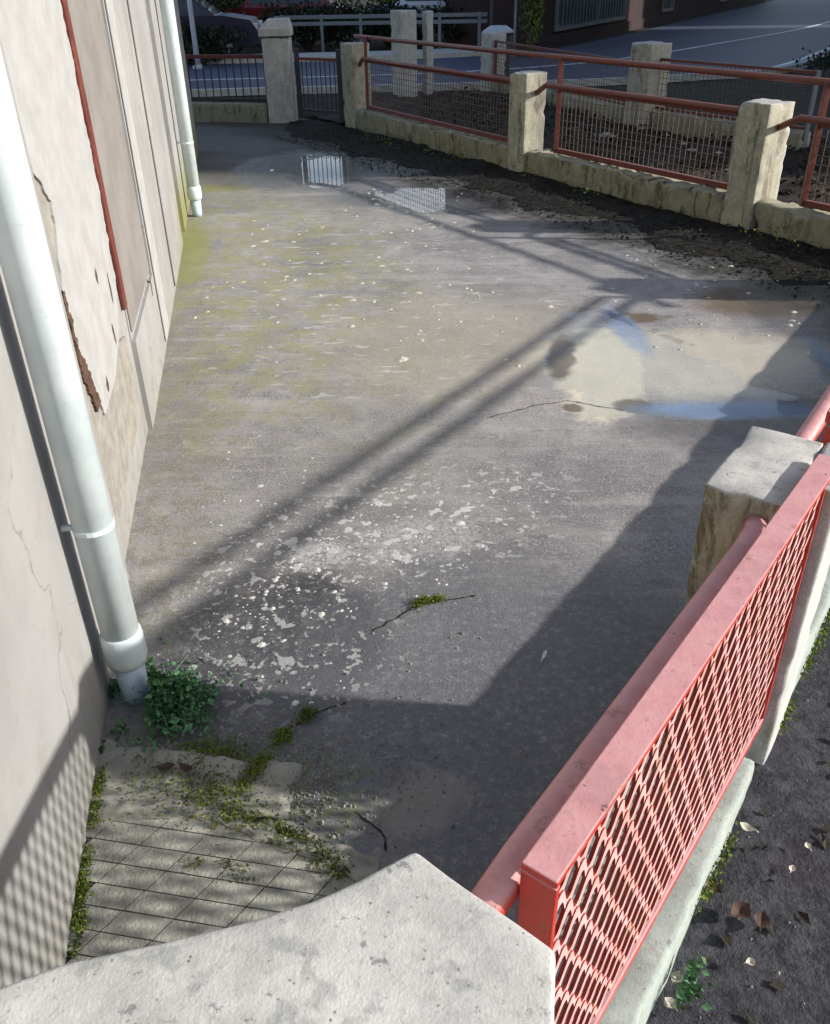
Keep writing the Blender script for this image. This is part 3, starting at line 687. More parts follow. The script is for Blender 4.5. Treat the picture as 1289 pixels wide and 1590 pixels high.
# plan outline of the coping (rounded on the yard side)
out = [P(0.518, -0.372), P(0.498, -0.184)]
out += [Vector((0.10, 0.30, 0)), Vector((0.02, 0.12, 0)), Vector((-0.55, 0.12, 0)), Vector((-0.60, 0.44, 0))]
out += [Vector(p) for p in ((-0.52, 0.462, 0), (-0.423, 0.488, 0), (-0.367, 0.511, 0), (-0.30, 0.527, 0), (-0.235, 0.541, 0), (-0.175, 0.556, 0), (-0.12, 0.576, 0), (-0.07, 0.600, 0))]
def prism(outline, z0, z1, name, mat, parent, bev=0.008, amp=0.002):
    bm = bmesh.new(); org = Vector(parent['_o'])
    lo = [bm.verts.new(p + Z * z0) for p in outline]; fbot = bm.faces.new(lo)
    r = bmesh.ops.extrude_face_region(bm, geom=[fbot]); vs = [v for v in r['geom'] if isinstance(v, bmesh.types.BMVert)]
    bmesh.ops.translate(bm, verts=vs, vec=Z * (z1 - z0)); bmesh.ops.recalc_face_normals(bm, faces=bm.faces[:])
    top = [e for e in bm.edges if all(abs(v.co.z - z1) < 1e-5 for v in e.verts)]
    vert = [e for e in bm.edges if abs(e.verts[0].co.z - e.verts[1].co.z) > 0.02 and e.calc_face_angle(0) > 0.5]
    bmesh.ops.bevel(bm, geom=top + vert, offset=bev, segments=3, profile=0.5, affect='EDGES')
    bmesh.ops.triangulate(bm, faces=bm.faces[:])
    for it in range(5):
        es = [e for e in bm.edges if e.calc_length() > 0.03]
        if not es or len(bm.verts) > 15000: break
        bmesh.ops.subdivide_edges(bm, edges=es, cuts=1); bmesh.ops.triangulate(bm, faces=[q for q in bm.faces if len(q.verts) > 3])
    bm.normal_update()
    for v in bm.verts: v.co += v.normal * noise.fractal(v.co * 9, 1.1, 2.1, 3) * amp; v.co -= org
    me = bpy.data.meshes.new(name); bm.to_mesh(me); bm.free(); me.polygons.foreach_set('use_smooth', [True] * len(me.polygons))
    o = bpy.data.objects.new(name, me); COL.objects.link(o); me.materials.append(MAT[mat]); o.parent = parent; return o
prism(out, -0.05, 0.90, 'wall', 'conc_pale', par)

PZ = 0.90
def near_pillar(s0, s1, n0, n1, label, seed, z0=-0.05, h=PZ):
    t = thing('concrete_pillar', tuple(P((s0 + s1) / 2, (n0 + n1) / 2, 0)), label, 'pillar', 'concrete fence pillars')
    rough_block('shaft', 'conc', P(s0, n0, z0), U * (s1 - s0), NN * (n1 - n0), Z * (h - z0), t, 0.030, 0.0024, 0.006, 0.035, seed)
    return t
t2 = near_pillar(1.50, 1.805, -0.368, -0.217, 'stained concrete pillar carrying the far end of the near red mesh panel', 3)
rough_block('pilaster', 'conc_white', P(1.607, -0.2165, -0.04), U * 0.215, NN * 0.072, Z * 0.937, t2, 0.035, 0.003, 0.010, 0.03, 6)
near_pillar(6.05, 6.33, -0.42, -0.14, 'concrete pillar at the right corner of the yard outside the frame edge', 9)
kt = thing('base_wall', tuple(P(3.0, -0.27, 0)), 'low greenish concrete base wall under the near red fence', 'low wall')
rough_block('plinth', 'kerb', P(0.35, -0.375, -0.05), U * 1.147, NN * 0.224, Z * 0.32, kt, 0.035, 0.005, 0.012, 0.05, 4)
rough_block('plinth', 'kerb', P(1.808, -0.375, -0.05), U * 4.24, NN * 0.224, Z * 0.32, kt, 0.05, 0.005, 0.012, 0.05, 5)

# the red mesh panel
pan = thing('mesh_fence_panel', tuple(P(1.0, -0.235, 0.27)), 'faded red metal mesh panel with flat top rail on the right', 'fence panel')
FT, FB = 0.922, 0.285; NA, NB = -0.235, -0.190
O2 = P(0.552, -0.2335); U2 = (P(1.60, -0.1915) - O2).normalized(); N2 = Vector((U2.y, -U2.x, 0)); PL = (P(1.60, -0.1915) - O2).length; HW = 0.0225
def PF(s_, n_, z): return O2 + U2 * s_ + N2 * n_ + Z * z
def fbox(name, s0, s1, n0, n1, z0, z1, bev=0.002):
    return MB().box(PF(s0, n0, z0), U2 * (s1 - s0), N2 * (n1 - n0), Z * (z1 - z0)).build(name, 'red', pan, bev)
fbox('top_rail', 0, PL + .10, -HW, HW, FT - .012, FT)
fbox('bottom_rail', 0, PL, -HW, HW, FB, FB + .022, 0.003)
fbox('end_post', 0, .010, -HW, HW, FB + .023, FT - .013)
fbox('end_post', PL - .012, PL - .002, -HW, HW, FB + .023, FT - .013)
em = MB(); LW, SW = 0.052, 0.092; rows = 13; SW = 2 * (FT - FB - .034) / rows; nx = int((PL - .022) / LW * 12)
for k in range(rows):
    zc = FB + 0.022 + (k + .5) * SW / 2; prev = None
    for i in range(nx + 1):
        s_ = .010 + (PL - .022) * i / nx; ph = (s_ / LW + (0.5 if k % 2 else 0)) * 2 * math.pi
        w = max(-1, min(1, 1.15 * math.cos(ph))); z = zc + SW * 0.22 * w
        dz = 0.0105; dn_ = 0.0026; nc = HW - 0.008 + 0.0012 * w
        cur = (PF(s_, nc + dn_, z - dz), PF(s_, nc + dn_, z + dz), PF(s_, nc - dn_, z + dz), PF(s_, nc - dn_, z - dz))
        if prev:
            for q in range(4): em.quad(prev[q], cur[q], cur[(q + 1) % 4], prev[(q + 1) % 4])
        prev = cur
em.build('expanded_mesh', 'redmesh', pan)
hr = thing('handrail', tuple(P(1.0, -0.29, 0.84)), 'round faded red handrail running along the inside of the near mesh panel', 'handrail', 'round red handrails')
MB().tube([PF(-.09, -.046, 0.852), PF(0.04, -.046, 0.866), PF(.82, -.046, 0.866), PF(.88, -.050, 0.862), PF(.965, -.072, 0.838)], 0.0225, 14).build('rail', 'red', hr, smooth=True)
sec = thing('railing', tuple(P(3.9, -0.24, 0.27)), 'second red railing section beyond the stained pillar at the right edge', 'railing')
MB().tube([P(1.79, -0.31, 0.76), P(1.87, -0.285, 0.80), P(5.95, -0.285, 0.80), P(6.07, -0.30, 0.77)], 0.0225, 12).build('handrail', 'red', sec, smooth=True)
MB().box(P(1.86, NA, FT - .006), U * 4.15, NN * (NB - NA), Z * 0.028).build('top_rail', 'red', sec, 0.003)
for s in (1.86, 5.98): MB().box(P(s, NA + .003, 0.265), U * 0.03, NN * 0.036, Z * (FT - .275)).build('post', 'red', sec, 0.002)

# ------------------------------------------------------------------ far fence of the yard
def far_pillar(t0, label, seed, w=0.27, h=0.90, n0=0.0):
    t = thing('concrete_pillar', tuple(Q(t0 - w / 2, n0 + w / 2, 0)), label, 'pillar', 'concrete fence pillars')
    rough_block('shaft', 'conc', Q(t0 - w, n0, -0.05), T * w, NO * w, Z * (h + .05), t, 0.035, 0.003, 0.007, 0.05, seed)
    return t
tB = (Vector((1.12, 8.97, 0)) - FA).dot(T)
far_pillar(0.0, 'yellow streaked concrete pillar nearest on the far fence, at the right', 11)
far_pillar(tB, 'slim yellow stained concrete pillar in the middle of the far fence', 12, 0.25, 0.91)
c3 = Vector((-0.68, 12.22, 0)); t3 = (c3 - FA).dot(T); n3 = (c3 - FA).dot(NO)
D3 = (Q(tB, 0.1) - c3)
far_pillar(t3, 'dark stained concrete gate pillar where the far fence meets the gate', 13, 0.27, 0.98, n3)

def wire_grid(mb, p0, p1, z0, z1, st=0.055, r=0.0022):
    d = p1 - p0; n = int(d.length / st)
    for i in range(n + 1): mb.bar(p0 + d * (i / n) + Z * z0, p0 + d * (i / n) + Z * z1, r * 2, r * 2, (d.y, -d.x, 0))
    m = int((z1 - z0) / st)
    for k in range(1, m): mb.bar(p0 + Z * (z0 + (z1 - z0) * k / m), p1 + Z * (z0 + (z1 - z0) * k / m), r * 2, r * 2)
def far_section(p0, p1, label, upper=True, seed=0, hook=True, ends=(0.06, 0.34)):
    """p0: at the far pillar, p1: at the near pillar (both on the fence axis)"""
    d = (p1 - p0).normalized(); nrm = Vector((-d.y, d.x, 0)); L = (p1 - p0).length
    t = thing('fence_panel', tuple((p0 + p1) / 2 + Z * 0.25), label, 'fence panel', 'rust red wire fence panels')
    a = p0 + d * ends[1]; b = p1 - d * ends[0]
    up = MB(); up.bar(a + Z * 0.275 , b + Z * 0.275, 0.035, 0.045); up.build('bottom_rail', 'red2', t, 0.003)
    MB().bar(a + Z * 0.795, b + Z * 0.795, 0.03, 0.03).build('middle_rail', 'red2', t, 0.003)
    ins = -nrm * 0.05 if nrm.dot(NO) > 0 else nrm * 0.05
    MB().tube([p0 + d * 0.0 + Z * .74, p0 + d * .10 + ins * .6 + Z * .785, p0 + d * .19 + ins + Z * .825, p1 - d * .06 + ins + Z * .825, p1 + d * .02 + ins * .6 + Z * .80], 0.024, 10).build('handrail', 'red2', t, smooth=True)
    MB().bar(a - d * .02 + Z * 0.25, a - d * .02 + Z * 1.06, 0.04, 0.04, (1, 0, 0)).build('post', 'red2', t, 0.003)
    MB().bar(b + Z * 0.25, b + Z * 0.80, 0.03, 0.03, (1, 0, 0)).build('post', 'red2', t, 0.003)
    w = MB(); wire_grid(w, a, b, 0.30, 0.78); w.build('wire_mesh', 'wire', t)
    return t
ax = 0.135
far_section(Q(tB, ax), Q(-0.27, ax), 'rust red wire panel between the two yellow pillars of the far fence', seed=1)
far_section(Q(0.0, ax), Q(2.05, ax), 'rust red wire panel cut by the right edge of the photo', seed=2)
s3 = c3 + NO * 0.12
far_section(s3, Q(tB - .25, ax), 'dim rust red wire panel at the left end of the far fence', seed=3, ends=(0.06, 0.20))
ur = thing('top_railing', tuple(Q(-1, 0.2, 1.06)), 'long thin red upper rail carried above the far fence pillars', 'railing')
MB().tube([s3 + NO * .06 - T * .2 + Z * 1.05, Q(tB, 0.145, 1.055), Q(0, 0.145, 1.055), Q(2.3, 0.145, 1.055)], 0.024, 10).build('rail', 'red2', ur, smooth=True)
for nm_, p0, p1, lb, sd in (('base_wall', Q(tB + .0, 0.02), Q(-0.27, 0.02), 'crumbling yellowish base wall between the two yellow pillars', 21),
                        ('base_wall', Q(0.003, 0.02), Q(1.72, 0.02), 'crumbling base wall at the right edge of the photo', 22),
                        ('base_wall', c3 + T * .02 + NO * .03, Q(tB - .255, 0.02), 'mossy crumbling base wall at the left end of the far fence', 23)):
    w = thing(nm_, tuple((p0 + p1) / 2), lb, 'low wall')
    rough_block('plinth', 'rubble', p0 - Z * .05, p1 - p0, NO * 0.2, Z * 0.29, w, 0.045, 0.022, 0.02, 0.3, sd)

# ------------------------------------------------------------------ gate and left end fence
gp = thing('gate_pillar', (-1.70, 13.05, 0), 'pale grey gate pillar with chamfered cap beside the iron gate', 'pillar')
rough_block('shaft', 'conc_pale', (-1.88, 12.9, -.05), (0.36, 0, 0), (0, 0.34, 0), Z * 1.07, gp, 0.05, 0.004, 0.01, 0.05, 31)
bm_ = MB(); z0, z1 = 1.045, 1.24
b4 = [Vector((-1.905, 12.875, z0)), Vector((-1.495, 12.875, z0)), Vector((-1.495, 13.265, z0)), Vector((-1.905, 13.265, z0))]
t4 = [Vector((-1.78, 12.95, z1)), Vector((-1.52, 12.95, z1)), Vector((-1.52, 13.2, z1)), Vector((-1.78, 13.2, z1))]
m4 = [p + Z * .08 for p in b4]
bm_.quad(*reversed(b4)); bm_.quad(*t4)
for i in range(4):
    j = (i + 1) % 4; bm_.quad(b4[i], b4[j], m4[j], m4[i]); bm_.quad(m4[i], m4[j], t4[j], t4[i])
bm_.build('cap', 'conc_pale', gp, 0.008)
gt = thing('iron_gate', (-1.15, 12.85, 0), 'narrow dark iron gate with thin bars between two pillars', 'gate')
ga, gb = Vector((-1.44, 12.93, 0)), Vector((-0.86, 12.55, 0)); gd = (gb - ga).normalized()
for z in (0.16, 0.78): MB().bar(ga + Z * z, gb + Z * z, 0.035, 0.035).build('rail', 'iron' if z < .5 else 'red2', gt)
for k in (0, 1): MB().bar(ga + (gb - ga) * k + Z * .05, ga + (gb - ga) * k + Z * 0.9, 0.06, 0.06, (1, 0, 0)).build('stile', 'iron', gt)
for k in range(1, 9): MB().bar(ga + (gb - ga) * (k / 9) + Z * .16, ga + (gb - ga) * (k / 9) + Z * .78, 0.012, 0.012, (1, 0, 0)).build('bar', 'iron', gt)
lf = thing('iron_fence', (-3.0, 13.6, 0), 'dark iron railing on a low wall left of the gate pillar', 'fence')
la, lb_ = Vector((-1.9, 13.05, 0)), Vector((-4.6, 13.75, 0))
for z, m in ((0.27, 'iron'), (0.80, 'red2')): MB().bar(la + Z * z, lb_ + Z * z, 0.04, 0.045).build('rail', m, lf)
for k in range(0, 26): MB().bar(la + (lb_ - la) * (k / 25) + Z * .27, la + (lb_ - la) * (k / 25) + Z * .80, 0.014, 0.014, (1, 0, 0)).build('bar', 'iron', lf)
bw = thing('base_wall', (-3.0, 13.5, 0), 'dark grimy base wall under the iron railing at the back left', 'low wall')
rough_block('plinth', 'rubble', la + Vector((0, -.12, -.05)), lb_ - la, (0, .22, 0), Z * 0.29, bw, 0.06, 0.01, 0.02, 0.1, 41)

# ------------------------------------------------------------------ back fence by the road
def back_pillar(x, y, w, h, label, mat, seed):
    t = thing('back_pillar', (x, y, 0), label, 'pillar', 'pillars of the fence by the road')
    rough_block('shaft', mat, Vector((x, y, -.08)) - T * w / 2 - NO * w / 2, T * w, NO * w, Z * (h + .08), t, 0.06, 0.005, 0.012, 0.06, seed); return t
p1005 = Vector((2.92, 11.62, 0)); p760 = Vector((1.45, 16.15, 0)); p630 = Vector((0.0, 15.55, 0))
back_pillar(2.92, 11.62, 0.34, 0.97, 'square stained pillar of the back fence seen above the wire panel', 'conc', 51)
back_pillar(1.45, 16.15, 0.30, 0.86, 'pale back fence pillar beside the dark litter bin', 'conc_pale', 52)
back_pillar(-0.02, 15.55, 0.30, 1.22, 'tall pale blue grey gatepost at the back, the thicker of two', 'conc_pale', 53)
back_pillar(0.36, 15.6, 0.13, 1.20, 'tall pale blue grey gatepost at the back, the thinner of two', 'conc_pale', 54)
def mesh_panel(p0, p1, z0, z1, label, white_end=False):
    t = thing('wire_fence', tuple((p0 + p1) / 2), label, 'fence')
    d = (p1 - p0).normalized()
    for z in (z0, z1): MB().bar(p0 + Z * z, p1 + Z * z, 0.03, 0.03).build('rail', 'red2', t)
    MB().bar(p1 + Z * -.05, p1 + Z * (z1 + .02), 0.04, 0.04, (1, 0, 0)).build('post', 'whitep' if white_end else 'red2', t)
    w = MB(); wire_grid(w, p0, p1, z0, z1, 0.06); w.build('wire_mesh', 'wire', t)
    w2 = rough_block('plinth', 'rubble', p0 - Z * .08 - NO * .08, (p1 - p0), NO * 0.18, Z * (z0 + .05), t, 0.06, 0.012, 0.02, 0.12, p0.x)
    return t
mesh_panel(p1005 + T * .18, p1005 + T * 2.3, 0.28, 0.80, 'red rimmed wire fence with a white end post right of the back pillar', True)
mesh_panel(p1005 - T * .18, p760 + T * .2 + NO * -.1, 0.26, 0.74, 'faint wire fence running back from the square pillar towards the road')

# ------------------------------------------------------------------ street things
def pole(x, y, h, r, mat, label, name='lamp_post', cat='lamp post', head=True):
    t = thing(name, (x, y, -.05), label, cat)
    MB().tube([(x, y, -.05), (x, y, 0.5), (x, y, h)], [r * 1.3, r, r * .7], 12).build('pole', mat, t, smooth=True)
    MB().tube([(x, y, -.05), (x, y, 0.02), (x, y, .05)], [r * 2.4, r * 2.2, r * 1.4], 12).build('base', mat, t, smooth=True)
    if head:
        MB().tube([(x, y, h - .05), (x + .3, y + .2, h + .12), (x + .9, y + .6, h + .2)], r * .6, 8).build('arm', mat, t, smooth=True)
        MB().box((x + .8, y + .45, h + .14), (.5, .3, 0), (-.1, .17, 0), (0, 0, .09)).build('lamp_head', 'grey', t, .02)
    return t
pole(-4.6, 21.6, 6.5, 0.055, 'grey', 'thin grey blue lamp post by the house corner at the back left')
sp = pole(2.05, 23.4, 2.6, 0.05, 'iron', 'dark sign post standing behind the litter bin', 'sign_post', 'sign post', False)
sp2 = MB().tube([(2.05, 23.33, 2.35), (2.05, 23.30, 2.35)], 0.3, 24).build('sign_disc', 'grey', sp)
pole(2.55, 22.95, 1.4, 0.035, 'whitep', 'short white post beside the ivy covered trunk', 'bollard', 'bollard', False)
bn = thing('litter_bin', (1.9, 19.4, -.05), 'round dark litter bin behind the pale back pillar', 'litter bin')
bn.location = (1.62, 17.2, -.05); bn['_o'] = (1.62, 17.2, -.05)
MB().tube([(1.62, 17.2, -.05), (1.62, 17.2, .1), (1.62, 17.2, .78)], [.2, .21, .25], 18).build('body', 'iron', bn, smooth=True)
MB().tube([(1.62, 17.2, .79), (1.62, 17.2, .82), (1.62, 17.2, .90)], [.27, .27, .14], 18).build('lid', 'grey', bn, smooth=True)

gr = thing('guard_rail', (0, 24.6, 0), 'white horizontal guard rail across the far side of the road', 'guard rail')
ga0, gb0 = Vector((-3.2, 24.55, 0)), Vector((2.0, 24.1, 0))
for z in (0.66, 0.80): MB().bar(ga0 + Z * z, gb0 + Z * z, 0.05, 0.085).build('beam', 'whitep', gr, 0.01)
for k in range(6): MB().bar(ga0 + (gb0 - ga0) * ((k + .2) / 5.4), ga0 + (gb0 - ga0) * ((k + .2) / 5.4) + Z * .86, 0.07, 0.07, (1, 0, 0)).build('post', 'whitep', gr)

def car(x, y, rot, mat, label):
    t = thing('parked_car', (x, y, 0), label, 'car', 'cars parked across the road')
    c, s = math.cos(rot), math.sin(rot)
    def X(p): return Vector((x + p[0] * c - p[1] * s, y + p[0] * s + p[1] * c, p[2] + .02))
    prof = [(-2.05, .30), (-2.1, .55), (-2.05, .82), (-1.3, .92), (1.35, .90), (1.95, .80), (2.12, .55), (2.08, .30), (1.78, .24), (1.05, .24), (-1.0, .24), (-1.75, .24)]
    roof_ = [(-1.55, .90), (-.95, 1.42), (.35, 1.45), (1.15, .90)]
    def loft(pr, w0, w1, inset):
        m = MB(); n = len(pr); zs = [q[1] for q in pr]; zt = max(zs); zb = min(zs)
        wid = lambda z: w0 + (w1 - w0) * (z - zb) / (zt - zb)
        L_ = [X((q[0], -wid(q[1]), q[1])) for q in pr]; R_ = [X((q[0], wid(q[1]), q[1])) for q in pr]
        m.quad(*reversed(L_)); m.quad(*R_)
        for i in range(n): j = (i + 1) % n; m.quad(L_[i], L_[j], R_[j], R_[i])
        return m
    loft(prof, .80, .86, 0).build('body', mat, t, 0.05)
    loft(roof_, .80, .60, 0).build('cabin', mat, t, 0.04)
    for sd in (-1, 1):
        w = MB(); w.quad(*[X((a, sd * (b), z)) for a, b, z in ((-1.25, .775, .99), (.85, .775, .99), (.30, .66, 1.34), (-.85, .66, 1.34))]); w.build('window', 'glass', t)
        for wx in (-1.3, 1.32):
            tw = MB().tube([X((wx, sd * .70, .31)), X((wx, sd * .88, .31))], .31, 20).build('wheel', 'rubber', t)
            MB().tube([X((wx, sd * .86, .31)), X((wx, sd * .895, .31))], .19, 14).build('rim', 'grey', t).parent = tw
        MB().box(X((2.0, sd * .62 - .14, .60)), X((2.11, sd * .62 - .14, .60)) - X((2.0, sd * .62 - .14, .60)), X((2.0, sd * .62 + .14, .60)) - X((2.0, sd * .62 - .14, .60)), Z * .13).build('headlight', 'lamp', t, .02)
    MB().quad(X((1.12, -.74, .94)), X((1.12, .74, .94)), X((.42, .6, 1.41)), X((.42, -.6, 1.41))).build('windscreen', 'glass', t)
    MB().box(X((2.06, -.8, .28)), X((2.16, -.8, .28)) - X((2.06, -.8, .28)), X((2.06, .8, .28)) - X((2.06, -.8, .28)), Z * .16).build('bumper', 'iron', t, .02)
    return t
car(-3.5, 28.6, R(180), 'car_red', 'red parked car seen low between the gate pillars')
car(0.9, 28.4, R(176), 'car_silver', 'silver parked car behind the white guard rail')
car(-5.6, 24.0, R(3), 'car_violet', 'dull violet car parked beside the thin lamp post')

# building across the road
FE = Vector((0.479, 0.878, 0)); FNn = Vector((0.878, -0.479, 0)); F0 = Vector((3.35, 24.95, 0))
def Fp(s, n, z): return F0 + FE * s + FNn * n + Z * z
rb_ = thing('red_house', tuple(F0), 'dark red house across the road with a grilled ground floor window', 'house')
MB().box(Fp(0, -2.6, -.1), FE * 34, FNn * 2.6, Z * 4.6).build('wall', 'brick', rb_)
MB().box(Fp(-.4, -3.0, 4.5), FE * 34.8, FNn * 3.5, Z * .3).build('roof', 'roof', rb_)
MB().box(Fp(0, 0.001, -.1), FE * 34, FNn * 0.06, Z * 0.32).build('plinth', 'brick', rb_, .01)
for s0 in (1.15, 12.0, 22.0):
    s1 = s0 + 6.3 if s0 < 2 else s0 + 1.6
    zb_ = 0.30; w = MB()
    for (a, b, z0_, z1_) in ((s0, s0 + .12, zb_, 1.9), (s1 - .12, s1, zb_, 1.9), (s0 + .12, s1 - .12, zb_, zb_ + .1), (s0 + .12, s1 - .12, 1.8, 1.9), ((s0 + s1) / 2 + .3, (s0 + s1) / 2 + .45, zb_ + .1, 1.8)):
        w.box(Fp(a, 0.002, z0_), FE * (b - a), FNn * .07, Z * (z1_ - z0_))
    wo_ = w.build('window', 'whitep', rb_)
    MB().box(Fp(s0 + .12, .003, zb_ + .1), FE * (s1 - s0 - .24), FNn * .02, Z * 1.4).build('pane', 'glass', rb_).parent = wo_
    nb_ = 22 if s0 < 2 else 6
    gm = MB()
    for k in range(1, nb_):
        q = s0 + .12 + (s1 - s0 - .24) * k / nb_; gm.box(Fp(q, .075, zb_ + .1), FE * .03, FNn * .02, Z * 1.4)
    gm.build('grille', 'whitep', rb_).parent = wo_

# ------------------------------------------------------------------ vegetation
def shrub(x, y, rx, ry, h, n, mat, name, label, cat='shrub', size=0.09, z0=0.0, trunk=True, seed=1):
    t = thing(name, (x, y, 0), label, cat); rg = np.random.default_rng(seed)
    cl = rg.normal(size=(26, 3)); cl /= np.linalg.norm(cl, axis=1)[:, None]; cl *= rg.random((26, 1)) ** .33 * .8
    k = rg.integers(0, 26, n); p = cl[k] + rg.normal(size=(n, 3)) * .2
    c = np.stack([x + p[:, 0] * rx, y + p[:, 1] * ry, z0 + np.maximum(.02, (p[:, 2] * .5 + .5)) * h], 1)
    leaves('crown', mat, c, size, t, rng=rg)
    if trunk:
        mb = MB()
        for q in range(5):
            a = q * 1.3 + seed; mb.tube([(x, y, -.05), (x + math.cos(a) * rx * .2, y + math.sin(a) * ry * .2, z0 * .6 + h * .3), (x + math.cos(a) * rx * .6, y + math.sin(a) * ry * .6, z0 + h * .75)], [.05 + .02 * h, .03 + .01 * h, .015], 7)
        mb.build('trunk', 'bark', t, smooth=True)
    return t
def tree(x, y, h, r, n, mat, label, seed, tr=0.16, size=0.28):
    t = thing('tree', (x, y, -.05), label, 'tree'); rg = np.random.default_rng(seed)
    mb = MB(); mb.tube([(x, y, -.06), (x + .04, y, .3), (x, y + .06, h * .3), (x + .1, y, h * .6), (x, y, h * .9)], [tr * 1.5, tr, tr * .8, tr * .5, tr * .15], 10)
    for q in range(7):
        a = q * 2.1 + seed; z = h * (.28 + .07 * q); l = r * (.9 - .06 * q)
        mb.tube([(x, y, z), (x + math.cos(a) * l * .5, y + math.sin(a) * l * .5, z + l * .35), (x + math.cos(a) * l, y + math.sin(a) * l, z + l * .6)], [tr * .45, tr * .28, tr * .1], 7)
    mb.build('trunk', 'bark', t, smooth=True)
    m = 40; cl = rg.normal(size=(m, 3)); cl /= np.linalg.norm(cl, axis=1)[:, None]; cl *= rg.random((m, 1)) ** .4
    k = rg.integers(0, m, n); p = cl[k] * .85 + rg.normal(size=(n, 3)) * .14
    c = np.stack([x + p[:, 0] * r, y + p[:, 1] * r, h * .62 + p[:, 2] * h * .42], 1)
    leaves('crown', mat, c, size, t, rng=rg); return t
for i, (x, y, rx, ry, h, lab) in enumerate(((-6.2, 27.5, 2.2, .9, 1.9, 'dark evergreen bush behind the thin lamp post'),
        (-2.6, 26.3, 1.6, .7, 1.1, 'dark bush behind the gate pillar cap'), (-0.4, 26.6, 1.4, .7, .95, 'dark bush under the left end of the guard rail'), (1.6, 26.4, 1.3, .6, 1.0, 'dark bush between the guard rail and the red house'))):
    shrub(x, y, rx, ry, h, 3500, 'crown', 'bush', lab, 'bush', .12, 0, True, 60 + i)
shrub(-5.0, 22.6, 1.3, .5, .75, 4200, 'crown', 'bush', 'low dark bush in front of the dull violet car', 'bush', .10, 0, True, 70)
shrub(-4.4, 31.5, 3, 1.2, 2.6, 4500, 'crown2', 'bush', 'yellow green bush behind the red parked car', 'bush', .15, 0, True, 71)
shrub(0.8, 31.8, 3.2, 1.2, 2.8, 5500, 'crown2', 'bush', 'sunlit yellow green bush behind the silver parked car', 'bush', .15, 0, True, 72)
shrub(2.95, 23.0, .3, .26, 2.6, 2600, 'crown2', 'ivy_trunk', 'ivy covered trunk beside the short white post', 'tree', .09, 0, True, 73)
shrub(8.3, 17.0, 1.5, .8, .55, 4200, 'crown', 'hedge', 'low dark hedge at the road bend on the right', 'hedge', .07, 0, True, 74)
tree(-9, 30, 7, 3.0, 7000, 'crown', 'tall dark tree behind the parked cars on the left', 81)
tree(-7.5, 40, 5, 2.2, 5000, 'crown', 'rounded dark tree beyond the red parked car', 82)
tree(3.0, 37, 5.5, 2.4, 5000, 'crown2', 'yellow green tree beyond the silver parked car', 83)

# ------------------------------------------------------------------ tiles and broken slab in the near corner
tf = tag(MB().quad((-0.80, 0.80, 0.0022), (-0.1, 0.80, 0.0022), (-0.16, 1.27, 0.0022), (-0.55, 1.40, 0.0022), (-0.80, 1.42, 0.0022)).build('tiled_floor', 'grout'), label='patch of small grey cement tiles in the near left corner', kind='structure')
ta, tb = Vector((0.60, 0.80, 0)) , Vector((0.9816, -0.191, 0))
na = Vector((0.80, -0.60, 0))
ea = ta * 0.0606; eb = tb * (0.107 / abs(tb.dot(na)))
edge_pts = [(-0.90, 1.40), (-0.772, 1.403), (-0.629, 1.427), (-0.519, 1.396), (-0.403, 1.346), (-0.303, 1.305), (-0.227, 1.253), (-0.10, 1.2)]
def edge_y(x):
    for (x0, y0), (x1, y1) in zip(edge_pts[:-1], edge_pts[1:]):
        if x0 <= x <= x1: return y0 + (y1 - y0) * (x - x0) / (x1 - x0)
    return 1.2
g_ = 0.945; tm = MB(); tm.box(Vector((0, 0, 0)) - ea * g_ / 2 - eb * .972 / 2, ea * g_, eb * .972, Z * 0.006)
tile0 = tm.build('tile', 'tile'); tme = tile0.data; bpy.data.objects.remove(tile0)
org_t = Vector((-0.732, 1.063, 0)) + ea * .5 + eb * .5
for i in range(-6, 12):
    for j in range(-8, 10):
        c = org_t + eb * i + ea * j
        if c.x < W0.x - 0.1725 * (c.y - .82) - .020 or c.x > -.12 or c.y < .80 or c.y > edge_y(c.x) + .030: continue
        o = bpy.data.objects.new('tile', tme); COL.objects.link(o); o.parent = tf
        o.location = c + Z * (0.003 + random.uniform(0, .0008)); o.rotation_euler = (random.uniform(-.006, .006), random.uniform(-.006, .006), random.uniform(-.008, .008))
# crumbled edge of the old slab
rows_ = []
ep = [Vector((*p, 0)) for p in edge_pts]
cm = MB(); prev = None
for i in range(0, 141):
    u = i / 140 * (len(ep) - 1); k = min(int(u), len(ep) - 2); p = ep[k].lerp(ep[k + 1], u - k)
    w0 = noise.noise(Vector((i * .13, 0, 0))) * .022; ring = []
    for q in range(9):
        v = q / 8; z = 0.016 * math.sin(math.pi * min(1, v * 1.25 + .12)) * (1 if v < .8 else (1 - v) * 5) if v < 1 else -.004
        z = max(-.004, z + noise.noise(Vector((i * .21, q * .9, 3))) * .006)
        ring.append(p + Vector((noise.noise(Vector((i * .3, q, 8))) * .008, -.012 + w0 + v * .10, z if q else -.003)))
    if prev:
        for q in range(8): cm.quad(prev[q], prev[q + 1], ring[q + 1], ring[q])
    prev = ring
tag(cm.build('slab_edge', 'slab', smooth=True), label='broken crumbling concrete edge around the tiles', kind='structure')
# raised remains of the older slab north of it
def slab2(X, Y):
    d = 1.62 - 0.16 * (X + .5) + fbm(X, Y, 9, 61) * .08 - Y
    a = np.clip(d / .02, 0, 1) * np.clip((-0.30 - X + fbm(X, Y, 9, 63) * .1) / .03, 0, 1)
    return np.where(a > 0, -.004 + a * (.014 + fbm(X, Y, 14, 64) * .014 + fbm(X, Y, 45, 65) * .010), -.02)
s2 = grid_mesh('broken_slab', np.arange(-0.86, -0.2, 0.008), np.arange(1.40, 1.75, 0.008), slab2, 'slab')
tag(s2, label='pale broken concrete ledge between the weeds and the tiles', kind='structure')

